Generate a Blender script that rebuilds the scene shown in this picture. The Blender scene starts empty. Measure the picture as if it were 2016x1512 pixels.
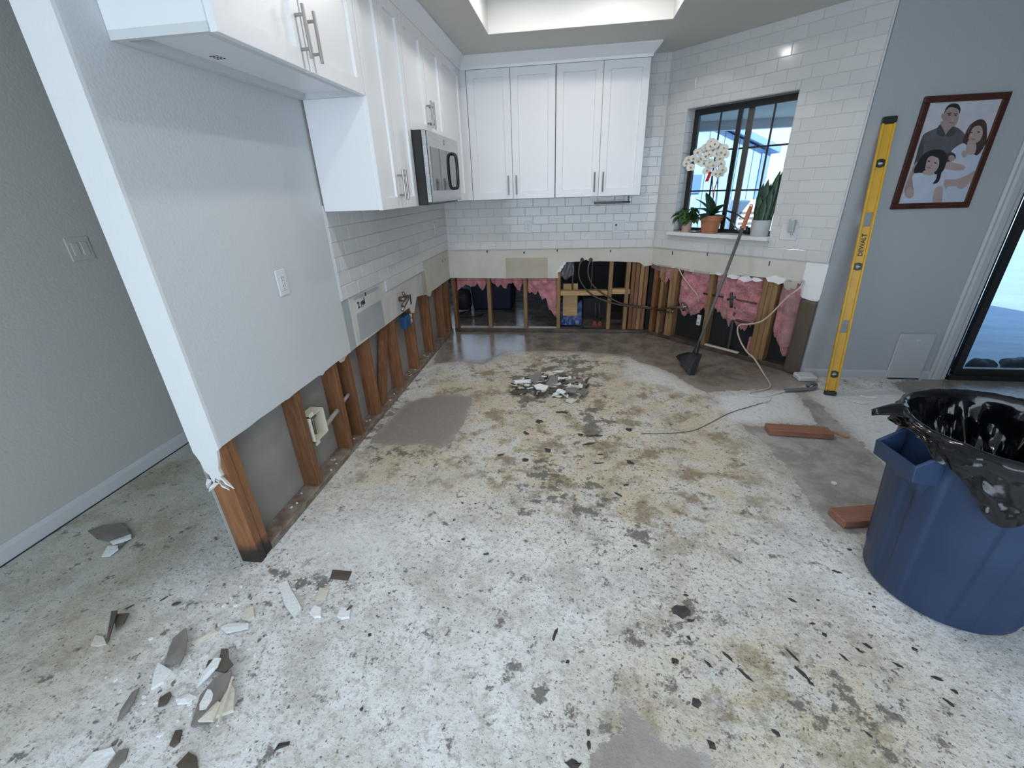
import bpy, bmesh, math, random
import numpy as np
from mathutils import Vector, Matrix, noise
random.seed(11)
SC = bpy.context.scene
COL = SC.collection
PI = math.pi

# ------------------------------------------------------------------ camera
CAM = Vector((1.297, -4.507, 1.449))
CR = Vector((0.99076945, 0.13174893, -0.03190807))
CU = Vector((-0.02605655, 0.41608636, 0.9089517))
CF = Vector((-0.13302992, 0.89973016, -0.41567857))
FPX = 840.04
cd = bpy.data.cameras.new('camera')
cam = bpy.data.objects.new('camera', cd)
COL.objects.link(cam)
m3 = Matrix((CR, CU, -CF)).transposed()
cam.matrix_world = Matrix.Translation(CAM) @ m3.to_4x4()
cd.sensor_fit = 'HORIZONTAL'
cd.sensor_width = 36
cd.lens = FPX / 2016 * 36
cd.clip_start = 0.02
cd.clip_end = 300
SC.camera = cam

# ------------------------------------------------------------------ world, sun, daylight, exposure
wd = bpy.data.worlds.new('sky')
SC.world = wd
wd.use_nodes = True
wn = wd.node_tree
bg = wn.nodes['Background']
stc = wn.nodes.new('ShaderNodeTexCoord')
sxyz = wn.nodes.new('ShaderNodeSeparateXYZ')
srmp = wn.nodes.new('ShaderNodeValToRGB')          # clear sky: pale at the horizon, blue overhead
srmp.color_ramp.elements[0].position = 0.0
srmp.color_ramp.elements[0].color = (0.80, 0.92, 1.0, 1)
srmp.color_ramp.elements[1].position = 0.8
srmp.color_ramp.elements[1].color = (0.25, 0.50, 1.0, 1)
wn.links.new(stc.outputs['Generated'], sxyz.inputs[0])
wn.links.new(sxyz.outputs[2], srmp.inputs[0])
wn.links.new(srmp.outputs[0], bg.inputs[0])
bg.inputs[1].default_value = 1.35
sd = bpy.data.lights.new('sun', 'SUN')
sd.energy = 6.0
sd.angle = math.radians(0.6)
sun = bpy.data.objects.new('sun', sd)
COL.objects.link(sun)
sun.rotation_euler = Vector((-0.35, 0.75, -0.56)).to_track_quat('-Z', 'Y').to_euler()

def area(name, loc, aim, sx, sy, power, col):
    l = bpy.data.lights.new(name, 'AREA')
    l.shape = 'RECTANGLE'
    l.size = sx
    l.size_y = sy
    l.energy = power
    l.color = col
    o = bpy.data.objects.new(name, l)
    COL.objects.link(o)
    o.location = loc
    o.rotation_euler = (Vector(aim) - Vector(loc)).to_track_quat('-Z', 'Y').to_euler()
    return o
area('daylight_rear_window', (1.5, -5.98, 1.30), (0.8, 0, 0.7), 3.4, 1.9, 70, (0.72, 0.86, 1.0))
vs = SC.view_settings
vs.view_transform = 'Standard'
vs.look = 'None'
vs.exposure = 0.2
vs.gamma = 1.0
vs.use_curve_mapping = False
SC.cycles.use_denoising = True
SC.cycles.max_bounces = 5
SC.cycles.diffuse_bounces = 3
SC.cycles.glossy_bounces = 3
SC.cycles.use_adaptive_sampling = True
SC.cycles.adaptive_threshold = 0.06
SC.cycles.adaptive_min_samples = 16
SC.cycles.transparent_max_bounces = 12
SC.cycles.sample_clamp_indirect = 6.0
SC.cycles.caustics_reflective = False
SC.cycles.caustics_refractive = False

# ------------------------------------------------------------------ survey helpers: sight line -> point on a known plane
XB = 2.08            # corner of back wall and window wall
YC = -1.065          # plane of the right wall
XC = 3.14
Q = math.sqrt(0.5)
def sight(x, y):
    return CF + CR * ((x - 1008) / FPX) + CU * ((756 - y) / FPX)
def hit(x, y, n, k):
    d = sight(x, y); n = Vector(n)
    return CAM + d * ((k - CAM.dot(n)) / d.dot(n))
def fl(x, y, z=0.0): return hit(x, y, (0, 0, 1), z)
def bk(x, y, d=0.0): return hit(x, y, (0, 1, 0), d)
def lw(x, y, d=0.0): return hit(x, y, (1, 0, 0), d)
def rw(x, y, d=0.0): return hit(x, y, (0, 1, 0), YC + d)
def dgw(x, y, d=0.0): return hit(x, y, (Q, Q, 0), XB * Q + d)
def dgs(x, y, d=0.0):
    p = dgw(x, y, d)
    return ((p.x - XB) * Q - p.y * Q, p.z)
# wall frames: (u along the wall, v up, d into the wall) -> world
def FB(u, v, d): return (u, d, v)
def FL(u, v, d): return (-d, u, v)
def FR(u, v, d): return (u, YC + d, v)
def FD(u, v, d): return (XB + u * Q + d * Q, -u * Q + d * Q, v)

# ------------------------------------------------------------------ mesh builder and scene-graph helpers
WM = {}
class MB:
    def __init__(s):
        s.v = []; s.f = []; s.mi = []; s.cur = 0
    def add(s, vs_, fs):
        o = len(s.v)
        s.v += [tuple(v) for v in vs_]
        s.f += [tuple(i + o for i in f) for f in fs]
        s.mi += [s.cur] * len(fs)
        return s
    def hexa(s, c):
        return s.add(c, [(0, 3, 2, 1), (4, 5, 6, 7), (0, 1, 5, 4), (1, 2, 6, 5), (2, 3, 7, 6), (3, 0, 4, 7)])
    def box(s, a, b):
        x0, y0, z0 = a; x1, y1, z1 = b
        return s.hexa([(x0, y0, z0), (x1, y0, z0), (x1, y1, z0), (x0, y1, z0), (x0, y0, z1), (x1, y0, z1), (x1, y1, z1), (x0, y1, z1)])
    def fbox(s, F, u0, u1, v0, v1, d0, d1):
        return s.hexa([F(u0, v0, d0), F(u1, v0, d0), F(u1, v0, d1), F(u0, v0, d1), F(u0, v1, d0), F(u1, v1, d0), F(u1, v1, d1), F(u0, v1, d1)])
    def prism(s, poly, F, d0, d1):
        n = len(poly)
        return s.add([F(u, v, d0) for u, v in poly] + [F(u, v, d1) for u, v in poly],
                     [tuple(range(n)), tuple(range(2 * n - 1, n - 1, -1))] + [(i, i + n, (i + 1) % n + n, (i + 1) % n) for i in range(n)])
    def tube(s, pts, r, n=8, flat=1.0):
        pts = [Vector(p) for p in pts]
        rs = r if isinstance(r, (list, tuple)) else [r] * len(pts)
        vs_ = []; fs = []; up = None
        for i, p in enumerate(pts):
            t = (pts[min(i + 1, len(pts) - 1)] - pts[max(i - 1, 0)])
            t = t.normalized() if t.length > 1e-9 else Vector((0, 0, 1))
            if up is None:
                up = Vector((0, 0, 1)) if abs(t.z) < 0.9 else Vector((1, 0, 0))
            a = t.cross(up)
            if a.length < 1e-6: a = t.orthogonal()
            a.normalize(); b = a.cross(t).normalized(); up = b
            for k in range(n):
                an = 2 * PI * k / n
                vs_.append(p + (a * math.cos(an) + b * math.sin(an) * flat) * rs[i])
        for i in range(len(pts) - 1):
            for k in range(n):
                k2 = (k + 1) % n
                fs.append((i * n + k, i * n + k2, (i + 1) * n + k2, (i + 1) * n + k))
        fs.append(tuple(range(n - 1, -1, -1)))
        fs.append(tuple(range((len(pts) - 1) * n, len(pts) * n)))
        return s.add(vs_, fs)
    def lathe(s, prof, n=24, c=(0, 0, 0), cap=True):
        vs_ = []; fs = []
        for r, z in prof:
            for k in range(n):
                a = 2 * PI * k / n
                vs_.append((c[0] + r * math.cos(a), c[1] + r * math.sin(a), c[2] + z))
        for i in range(len(prof) - 1):
            for k in range(n):
                k2 = (k + 1) % n
                fs.append((i * n + k, i * n + k2, (i + 1) * n + k2, (i + 1) * n + k))
        if cap:
            fs.append(tuple(range(n - 1, -1, -1)))
            fs.append(tuple(range((len(prof) - 1) * n, len(prof) * n)))
        return s.add(vs_, fs)
    def grid(s, fn, nu, nv, wrap=False):
        vs_ = [fn(i / (nu if wrap else nu - 1), j / (nv - 1)) for j in range(nv) for i in range(nu)]
        fs = []
        for j in range(nv - 1):
            for i in range(nu if wrap else nu - 1):
                i2 = (i + 1) % nu
                fs.append((j * nu + i, j * nu + i2, (j + 1) * nu + i2, (j + 1) * nu + i))
        return s.add(vs_, fs)
    def mesh(s, name, mats, inv=None, smooth=False):
        me = bpy.data.meshes.new(name)
        vv = [inv @ Vector(v) for v in s.v] if inv is not None else s.v
        me.from_pydata([tuple(v) for v in vv], [], s.f)
        if not isinstance(mats, (list, tuple)): mats = [mats]
        for m in mats: me.materials.append(m)
        if len(mats) > 1: me.polygons.foreach_set('material_index', s.mi)
        if smooth: me.polygons.foreach_set('use_smooth', [True] * len(me.polygons))
        me.update()
        return me
    def build(s, name, mats, parent=None, smooth=False, bev=0, seg=1, local=False, fix=True):
        inv = None
        if parent is not None and not local:
            inv = WM.get(parent.name, Matrix()).inverted()
        me = s.mesh(name, mats, inv, smooth)
        if fix:
            b = bmesh.new(); b.from_mesh(me); bmesh.ops.recalc_face_normals(b, faces=b.faces); b.to_mesh(me); b.free()
        o = bpy.data.objects.new(name, me)
        COL.objects.link(o)
        if parent is not None:
            o.parent = parent
            WM[o.name] = WM.get(parent.name, Matrix())
        else:
            WM[o.name] = Matrix()
        if bev:
            md = o.modifiers.new('bevel', 'BEVEL'); md.width = bev; md.segments = seg; md.limit_method = 'ANGLE'; md.angle_limit = math.radians(35)
        return o
def tag(o, label, cat, group=None):
    o['label'] = label; o['category'] = cat
    if group: o['group'] = group
    return o
def struct(o, label=None):
    o['kind'] = 'structure'
    if label: o['label'] = label
    return o
def thing(name, label, cat, loc=(0, 0, 0), rz=0, group=None):
    o = bpy.data.objects.new(name, None)
    o.empty_display_size = 0.05
    COL.objects.link(o)
    o.location = loc
    o.rotation_euler = (0, 0, rz)
    WM[o.name] = Matrix.Translation(Vector(loc)) @ Matrix.Rotation(rz, 4, 'Z')
    return tag(o, label, cat, group)
def inst(me, name, parent, M):
    o = bpy.data.objects.new(name, me)
    COL.objects.link(o)
    if parent is not None:
        o.parent = parent
        o.matrix_local = WM.get(parent.name, Matrix()).inverted() @ M
    else:
        o.matrix_world = M
    WM[o.name] = M
    return o
def smoothpath(pts, k=6):
    pts = [Vector(p) for p in pts]; out = []
    P = [pts[0]] + pts + [pts[-1]]
    for i in range(1, len(P) - 2):
        for j in range(k):
            t = j / k
            a, b, c, d = P[i - 1], P[i], P[i + 1], P[i + 2]
            out.append(0.5 * ((2 * b) + (c - a) * t + (2 * a - 5 * b + 4 * c - d) * t * t + (3 * b - a - 3 * c + d) * t ** 3))
    out.append(pts[-1])
    return out

# ------------------------------------------------------------------ materials
def new_mat(name):
    m = bpy.data.materials.new(name); m.use_nodes = True
    nt = m.node_tree
    return m, nt, nt.nodes['Principled BSDF']
def rgb(c): return (c[0], c[1], c[2], 1)
def mat(name, col, rough=0.5, metal=0.0, col2=None, scale=6.0, bump=0.0, bscale=60.0, stretch=(1, 1, 1), coord='Object', rand=0.0, sheen=0.0, detail=4.0, lo=0.35, hi=0.65, coat=0.0, emit=None, estr=0.0, bdist=0.01):
    m, nt, p = new_mat(name)
    p.inputs['Base Color'].default_value = rgb(col)
    p.inputs['Roughness'].default_value = rough
    p.inputs['Metallic'].default_value = metal
    if coat: p.inputs['Coat Weight'].default_value = coat
    if sheen: p.inputs['Sheen Weight'].default_value = sheen
    if emit:
        p.inputs['Emission Color'].default_value = rgb(emit); p.inputs['Emission Strength'].default_value = estr
    L = nt.links.new
    vec = None
    if col2 or bump:
        tc = nt.nodes.new('ShaderNodeTexCoord'); mp = nt.nodes.new('ShaderNodeMapping')
        mp.inputs['Scale'].default_value = stretch
        L(tc.outputs[coord], mp.inputs['Vector']); vec = mp.outputs[0]
    out = None
    if col2:
        nz = nt.nodes.new('ShaderNodeTexNoise'); nz.inputs['Scale'].default_value = scale; nz.inputs['Detail'].default_value = detail
        L(vec, nz.inputs['Vector'])
        mr = nt.nodes.new('ShaderNodeMapRange'); mr.inputs[1].default_value = lo; mr.inputs[2].default_value = hi
        L(nz.outputs[0], mr.inputs[0])
        mx = nt.nodes.new('ShaderNodeMix'); mx.data_type = 'RGBA'
        mx.inputs[6].default_value = rgb(col); mx.inputs[7].default_value = rgb(col2)
        L(mr.outputs[0], mx.inputs[0]); out = mx.outputs[2]
    if rand:
        oi = nt.nodes.new('ShaderNodeObjectInfo')
        mr2 = nt.nodes.new('ShaderNodeMapRange'); mr2.inputs[3].default_value = 1 - rand; mr2.inputs[4].default_value = 1 + rand
        L(oi.outputs['Random'], mr2.inputs[0])
        hs = nt.nodes.new('ShaderNodeHueSaturation'); hs.inputs['Color'].default_value = rgb(col)
        if out: L(out, hs.inputs['Color'])
        L(mr2.outputs[0], hs.inputs['Value']); out = hs.outputs[0]
    if out: L(out, p.inputs['Base Color'])
    if bump:
        nb = nt.nodes.new('ShaderNodeTexNoise'); nb.inputs['Scale'].default_value = bscale; nb.inputs['Detail'].default_value = 3
        L(vec, nb.inputs['Vector'])
        bp = nt.nodes.new('ShaderNodeBump'); bp.inputs['Strength'].default_value = bump; bp.inputs['Distance'].default_value = bdist
        L(nb.outputs[0], bp.inputs['Height']); L(bp.outputs[0], p.inputs['Normal'])
    return m
def glass_mat(name, tint=(0.9, 0.97, 1.0)):
    m = bpy.data.materials.new(name); m.use_nodes = True; nt = m.node_tree
    for n in list(nt.nodes): nt.nodes.remove(n)
    o = nt.nodes.new('ShaderNodeOutputMaterial'); t = nt.nodes.new('ShaderNodeBsdfTransparent'); g = nt.nodes.new('ShaderNodeBsdfGlossy')
    t.inputs[0].default_value = rgb(tint); g.inputs['Roughness'].default_value = 0.02
    f = nt.nodes.new('ShaderNodeFresnel'); f.inputs[0].default_value = 1.45
    mx = nt.nodes.new('ShaderNodeMixShader')
    gm = nt.nodes.new('ShaderNodeNewGeometry'); ml = nt.nodes.new('ShaderNodeMath'); ml.operation = 'SUBTRACT'; ml.inputs[0].default_value = 1.0; nt.links.new(gm.outputs['Backfacing'], ml.inputs[1])
    m2 = nt.nodes.new('ShaderNodeMath'); m2.operation = 'MULTIPLY'; nt.links.new(f.outputs[0], m2.inputs[0]); nt.links.new(ml.outputs[0], m2.inputs[1])
    nt.links.new(m2.outputs[0], mx.inputs[0]); nt.links.new(t.outputs[0], mx.inputs[1]); nt.links.new(g.outputs[0], mx.inputs[2]); nt.links.new(mx.outputs[0], o.inputs[0])
    return m
def film_mat(name, col, alpha, rough=0.15):
    m, nt, p = new_mat(name)
    p.inputs['Base Color'].default_value = rgb(col); p.inputs['Alpha'].default_value = alpha; p.inputs['Roughness'].default_value = rough
    return m

M_wall = mat('painted_drywall_gray', (0.60, 0.625, 0.645), 0.75, bump=0.35, bscale=90, coord='Object', bdist=0.004)
M_wallr = mat('painted_wall_shaded', (0.42, 0.445, 0.47), 0.75, bump=0.35, bscale=90, bdist=0.004)  # left wall paint darkened; the dimmer light here is put into the colour
M_wall_end = mat('painted_wall_end_lit', (0.74, 0.755, 0.765), 0.7, bump=0.3, bscale=90, bdist=0.004)  # partition paint lightened; daylight on the end face put into the colour
M_hall = mat('painted_hall_gray', (0.575, 0.575, 0.55), 0.75, bump=0.3, bscale=80, bdist=0.004)
M_ceil = mat('ceiling_paint', (0.64, 0.625, 0.59), 0.8, bump=0.3, bscale=70, bdist=0.004)
M_tray = mat('tray_paint_lit', (0.82, 0.81, 0.78), 0.7)  # ceiling paint lightened; brightness from the lamps put into the colour
M_trim = mat('trim_white', (0.66, 0.68, 0.70), 0.45)
M_trimr = mat('trim_white_shaded', (0.49, 0.51, 0.53), 0.45)  # white trim darkened likewise, right wall shade put into the colour
M_paper = mat('bare_drywall_cream', (0.60, 0.565, 0.50), 0.85, col2=(0.66, 0.63, 0.575), scale=5)
M_paperdk = mat('drywall_paper_tan', (0.47, 0.42, 0.33), 0.85, col2=(0.52, 0.47, 0.38), scale=6)
M_graypaint = mat('old_gray_paint', (0.36, 0.385, 0.40), 0.7, col2=(0.42, 0.44, 0.45), scale=6)
M_graywhite = mat('joint_compound', (0.66, 0.65, 0.62), 0.85, col2=(0.56, 0.55, 0.52), scale=7)
M_hallback = mat('drywall_back_paper', (0.27, 0.255, 0.235), 0.9, col2=(0.33, 0.315, 0.295), scale=4)
M_gyp = mat('gypsum_core', (0.72, 0.70, 0.66), 0.95, bump=0.5, bscale=120)
M_stud = mat('redwood_stud', (0.165, 0.067, 0.026), 0.6, col2=(0.245, 0.11, 0.047), scale=9, stretch=(6, 6, 0.7), coord='Object', bump=0.15, bscale=40, detail=6, rand=0.18)
def wet_foot(m):
    nt = m.node_tree; p = nt.nodes['Principled BSDF']; L = nt.links.new
    g = nt.nodes.new('ShaderNodeNewGeometry'); sx = nt.nodes.new('ShaderNodeSeparateXYZ'); L(g.outputs['Position'], sx.inputs[0])
    n = nt.nodes.new('ShaderNodeTexNoise'); n.inputs['Scale'].default_value = 22; L(g.outputs['Position'], n.inputs['Vector'])
    a = nt.nodes.new('ShaderNodeMath'); a.operation = 'MULTIPLY_ADD'; L(n.outputs[0], a.inputs[0]); a.inputs[1].default_value = 0.12; L(sx.outputs[2], a.inputs[2])
    r = nt.nodes.new('ShaderNodeMapRange'); r.inputs[1].default_value = 0.115; r.inputs[2].default_value = 0.175; L(a.outputs[0], r.inputs[0])
    x = nt.nodes.new('ShaderNodeMix'); x.data_type = 'RGBA'; x.inputs[6].default_value = (0.03, 0.02, 0.016, 1)
    src = p.inputs['Base Color'].links[0].from_socket
    L(r.outputs[0], x.inputs[0]); L(src, x.inputs[7]); L(x.outputs[2], p.inputs['Base Color'])
    return m
M_studend = wet_foot(mat('redwood_stud_rotted_foot', (0.21, 0.088, 0.034), 0.6, col2=(0.30, 0.14, 0.06), scale=9, stretch=(6, 6, 0.7), bump=0.15, bscale=40, detail=6))
M_studyel = mat('fir_stud', (0.24, 0.132, 0.058), 0.65, col2=(0.34, 0.205, 0.095), scale=9, stretch=(6, 6, 0.7), bump=0.15, bscale=40, detail=6, rand=0.12)
M_plate = mat('sill_plate_dirty', (0.30, 0.25, 0.20), 0.75, col2=(0.16, 0.115, 0.085), scale=10, stretch=(2, 2, 4), bump=0.3, bscale=50)
M_platewet = mat('sill_plate_wet', (0.05, 0.036, 0.028), 0.4, col2=(0.11, 0.085, 0.065), scale=10, bump=0.3, bscale=50)
M_pine = mat('pine_block', (0.55, 0.37, 0.18), 0.6, col2=(0.46, 0.29, 0.13), scale=5, stretch=(1, 8, 8), bump=0.1, bscale=40)
M_tile = mat('white_glazed_tile', (0.66, 0.665, 0.665), 0.11, rand=0.03, bump=0.05, bscale=9)
M_tile.node_tree.nodes['Principled BSDF'].inputs['Specular IOR Level'].default_value = 0.36
M_grout = mat('grout', (0.56, 0.565, 0.57), 0.9)
M_cab = mat('cabinet_white', (0.80, 0.815, 0.84), 0.32)
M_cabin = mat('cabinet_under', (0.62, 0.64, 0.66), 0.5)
M_steel = mat('brushed_nickel', (0.36, 0.345, 0.33), 0.35, metal=0.85)
M_ss = mat('stainless', (0.52, 0.52, 0.52), 0.26, metal=1.0, col2=(0.42, 0.42, 0.42), scale=8, stretch=(1, 1, 14))
M_black = mat('black_plastic', (0.012, 0.012, 0.013), 0.35)
M_blackgl = mat('black_glass', (0.02, 0.02, 0.022), 0.05, coat=0.5)
M_frameblk = mat('black_window_frame', (0.016, 0.015, 0.015), 0.4)
M_bronze = mat('dark_bronze_rail', (0.075, 0.07, 0.065), 0.4)
M_glass = glass_mat('window_glass')
M_plateplastic = mat('outlet_white', (0.72, 0.73, 0.75), 0.35)
M_slot = mat('outlet_slot', (0.03, 0.03, 0.03), 0.6)
M_pink = mat('pink_insulation', (0.50, 0.16, 0.18), 0.95, col2=(0.72, 0.33, 0.35), scale=16, bump=1.0, bscale=55, sheen=0.4, lo=0.3, hi=0.7, bdist=0.02)
M_poly = film_mat('clear_plastic_film', (0.50, 0.38, 0.38), 0.28)
M_grayfilm = mat('gray_plastic_sheet', (0.10, 0.105, 0.12), 0.35, bump=0.5, bscale=18)
M_tar = mat('black_building_paper', (0.012, 0.012, 0.013), 0.75, bump=0.3, bscale=20)
M_copper = mat('dull_copper_pipe', (0.13, 0.085, 0.06), 0.42, metal=0.6, col2=(0.09, 0.07, 0.06), scale=12)
M_iron = mat('dark_pipe', (0.08, 0.08, 0.085), 0.5, metal=0.5)
M_cable = mat('cream_cable', (0.60, 0.52, 0.43), 0.5)
M_cablew = mat('white_cable', (0.74, 0.74, 0.72), 0.45)
M_cablegray = mat('gray_flex_conduit', (0.16, 0.165, 0.175), 0.5)
M_brass = mat('brass_valve', (0.20, 0.15, 0.11), 0.4, metal=0.8, col2=(0.30, 0.26, 0.22), scale=30)
M_bluebox = mat('blue_electrical_box', (0.02, 0.095, 0.24), 0.5)
M_creambox = mat('cream_electrical_box', (0.68, 0.65, 0.52), 0.45)
M_yellow = mat('yellow_level', (0.72, 0.42, 0.02), 0.38, col2=(0.62, 0.36, 0.03), scale=12, bump=0.05)
M_vial = mat('vial_clear', (0.62, 0.62, 0.50), 0.15)
M_frame = mat('mahogany_frame', (0.045, 0.014, 0.009), 0.35, col2=(0.075, 0.022, 0.013), scale=14, stretch=(1, 1, 0.3))
M_can = mat('blue_can_plastic', (0.017, 0.037, 0.092), 0.46, col2=(0.023, 0.048, 0.11), scale=5, bump=0.04, bscale=120)
M_liner = mat('black_liner', (0.004, 0.004, 0.006), 0.13, bump=0.5, bscale=9)
M_terra = mat('terracotta', (0.50, 0.205, 0.105), 0.8, col2=(0.42, 0.165, 0.085), scale=10)
M_pinkpot = mat('pale_clay_pot', (0.55, 0.36, 0.29), 0.75)
M_conc = mat('pale_concrete_pot', (0.55, 0.56, 0.58), 0.75, col2=(0.45, 0.46, 0.48), scale=9)
M_soil = mat('soil', (0.03, 0.02, 0.014), 0.95, bump=0.6)
M_leaf = mat('orchid_leaf', (0.018, 0.055, 0.022), 0.35, col2=(0.03, 0.085, 0.03), scale=5)
M_leafb = mat('bushy_leaf', (0.035, 0.10, 0.025), 0.4, col2=(0.06, 0.15, 0.035), scale=8, rand=0.25)
M_snake = mat('snake_leaf', (0.02, 0.055, 0.03), 0.4, col2=(0.045, 0.10, 0.06), scale=14, stretch=(1, 1, 3))
M_petal = mat('white_petal', (0.82, 0.82, 0.78), 0.6)
M_lip = mat('yellow_lip', (0.55, 0.38, 0.06), 0.6)
M_redtag = mat('red_tag', (0.55, 0.012, 0.02), 0.6)
M_stem = mat('dark_stem', (0.03, 0.018, 0.022), 0.6)
M_broom = mat('gray_broom_handle', (0.12, 0.125, 0.13), 0.35)
M_orange = mat('orange_grip', (0.52, 0.16, 0.075), 0.6)
M_bristle = mat('black_bristles', (0.018, 0.02, 0.022), 0.6, bump=0.4, bscale=120, stretch=(1, 1, 0.1))
M_redblk = mat('redwood_block', (0.27, 0.12, 0.075), 0.7, col2=(0.35, 0.17, 0.11), scale=6, stretch=(1, 8, 8), bump=0.15)
M_scrapw = mat('white_scrap', (0.86, 0.87, 0.88), 0.85, bump=0.3, bscale=90)
M_scrapc = mat('cream_scrap', (0.70, 0.66, 0.56), 0.9, bump=0.3, bscale=90)
M_scrapg = mat('gray_paper_scrap', (0.20, 0.178, 0.162), 0.9, col2=(0.26, 0.235, 0.215), scale=12)
M_scrapb = mat('brown_paper_scrap', (0.085, 0.065, 0.05), 0.9, col2=(0.13, 0.105, 0.085), scale=12)
M_flake = mat('black_adhesive', (0.035, 0.033, 0.032), 0.75, col2=(0.08, 0.075, 0.07), scale=30)
M_navy = mat('navy_tub_plastic', (0.004, 0.007, 0.03), 0.45)
M_siding = mat('pale_blue_siding', (0.36, 0.52, 0.70), 0.7, col2=(0.42, 0.57, 0.73), scale=3)
M_soffit = mat('patio_soffit', (0.50, 0.54, 0.46), 0.8)
M_patio = mat('patio_concrete', (0.50, 0.53, 0.57), 0.6, col2=(0.58, 0.60, 0.63), scale=1.4, bump=0.5, bscale=3, stretch=(0.6, 2, 1), bdist=0.03)
M_rock = mat('dark_wet_rock', (0.035, 0.035, 0.04), 0.7, col2=(0.07, 0.07, 0.075), scale=9, bump=0.6, bscale=25)
M_shiny = mat('chrome_tool', (0.5, 0.5, 0.5), 0.18, metal=1.0)
M_dark = mat('dark_clutter', (0.02, 0.02, 0.022), 0.6)

# ================================================================== FLOOR
def sdf(poly, X, Y):
    d = np.full(X.shape, 1e9); inside = np.zeros(X.shape, bool)
    n = len(poly)
    for i in range(n):
        x0, y0 = poly[i]; x1, y1 = poly[(i + 1) % n]
        ex, ey = x1 - x0, y1 - y0
        t = np.clip(((X - x0) * ex + (Y - y0) * ey) / (ex * ex + ey * ey + 1e-12), 0, 1)
        d = np.minimum(d, np.hypot(X - x0 - t * ex, Y - y0 - t * ey))
        c = ((y0 > Y) != (y1 > Y)) & (X < (x1 - x0) * (Y - y0) / (y1 - y0 + 1e-12) + x0)
        inside ^= c
    return np.where(inside, d, -d)
def fpoly(px): return [tuple(fl(x, y))[:2] for x, y in px]
xs = np.concatenate([np.arange(-2.6, -1.25, 0.25), np.arange(-1.24, 4.5, 0.02), np.arange(4.5, 7.6, 0.25)])
ys = np.concatenate([np.arange(-7.0, -4.2, 0.25), np.arange(-4.2, 0.14, 0.02), np.arange(0.15, 3.4, 0.25)])
GX, GY = np.meshgrid(xs, ys)
bare = np.full(GX.shape, -1.0)
for px in (
    [(852, 716), (905, 710), (950, 718), (1000, 692), (1060, 690), (1160, 692), (1235, 700), (1262, 714), (1300, 724), (1335, 742), (1366, 762), (1392, 772), (1430, 768), (1480, 768), (1556, 768), (1600, 752), (1640, 720), (1640, 640), (880, 640), (862, 690)],
    [(728, 872), (756, 836), (798, 792), (868, 775), (880, 778), (903, 774), (936, 780), (926, 806), (905, 846), (886, 874), (868, 882), (850, 878), (812, 874), (770, 876)],
    [(1460, 836), (1500, 842), (1545, 834), (1614, 838), (1596, 808), (1570, 776), (1554, 768), (1587, 772), (1620, 802), (1652, 832), (1700, 876), (1752, 924), (1780, 980), (1740, 1046), (1690, 1048), (1640, 1046), (1600, 1000), (1572, 956), (1545, 912), (1500, 868)],
    [(1160, 1560), (1166, 1490), (1186, 1462), (1236, 1442), (1222, 1380), (1246, 1372), (1262, 1408), (1300, 1452), (1346, 1460), (1406, 1482), (1420, 1560)],
    [(1750, 752), (1800, 790), (2016, 790), (2100, 760), (2016, 745), (1850, 745)],
):
    bare = np.maximum(bare, sdf(fpoly(px), GX, GY))
bare = np.maximum(bare, np.where(GY > -0.02, 1.0, -1.0))
def soft(polys, w):
    a = np.zeros(GX.shape)
    for px in polys:
        a = np.maximum(a, np.clip(0.5 + sdf(fpoly(px), GX, GY) / w, 0, 1))
    return a
tan = soft([[(700, 900), (860, 730), (1020, 690), (1240, 700), (1400, 780), (1470, 860), (1560, 1010), (1420, 1110), (1250, 1080), (1100, 1040), (960, 990), (800, 960), (640, 990)],
            [(1150, 1420), (1330, 1180), (1640, 1230), (1860, 1400), (1900, 1600), (1420, 1600)],
            [(20, 1120), (330, 920), (400, 980), (300, 1100), (60, 1260)], [(0, 1330), (160, 1200), (220, 1280), (30, 1420)], [(220, 1020), (350, 1000), (330, 1060), (230, 1070)]], 0.45)
dirt = soft([[(1000, 735), (1130, 690), (1180, 720), (1180, 790), (1000, 800)], [(1120, 800), (1200, 800), (1210, 870), (1130, 880)], [(1040, 900), (1110, 900), (1100, 990), (1030, 1010)], [(1140, 930), (1190, 930), (1190, 1020), (1140, 1020)], [(1200, 1040), (1290, 1040), (1280, 1070), (1200, 1070)],
             [(1280, 1180), (1380, 1170), (1370, 1240), (1300, 1330), (1260, 1260)], [(1560, 1400), (1800, 1340), (1820, 1480), (1700, 1490)], [(650, 720), (860, 640), (780, 830), (680, 900)], [(540, 1130), (640, 1120), (660, 1180), (560, 1180)],
             [(720, 870), (880, 875), (860, 905), (720, 905)], [(1000, 1360), (1080, 1340), (1080, 1400), (1000, 1400)]], 0.22)
fleck = soft([[(900, 700), (1240, 720), (1400, 900), (1560, 1200), (1900, 1380), (1900, 1600), (1200, 1600), (1150, 1300), (1080, 1150), (880, 1050), (960, 860)], [(440, 1100), (800, 960), (900, 1150), (700, 1230), (480, 1300)]], 0.8)
wet = soft([[(852, 716), (950, 718), (1000, 700), (1235, 704), (1366, 762), (1420, 768), (1600, 740), (1640, 640), (880, 640)]], 0.25)
wet = np.maximum(wet, 0.62 * soft([[(728, 872), (756, 836), (798, 792), (868, 775), (936, 780), (905, 846), (868, 882), (812, 874)]], 0.08))
wet = np.maximum(wet, 0.4 * soft([[(1150, 1600), (1166, 1470), (1230, 1440), (1222, 1380), (1262, 1400), (1346, 1460), (1430, 1600)]], 0.06))
wet = np.maximum(wet, 0.9 * soft([[(1750, 752), (1800, 790), (2016, 790), (2100, 760), (2016, 745), (1850, 745)]], 0.1))
wet = np.maximum(wet, np.where(GY > -0.05, 1.0, 0.0))
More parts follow.
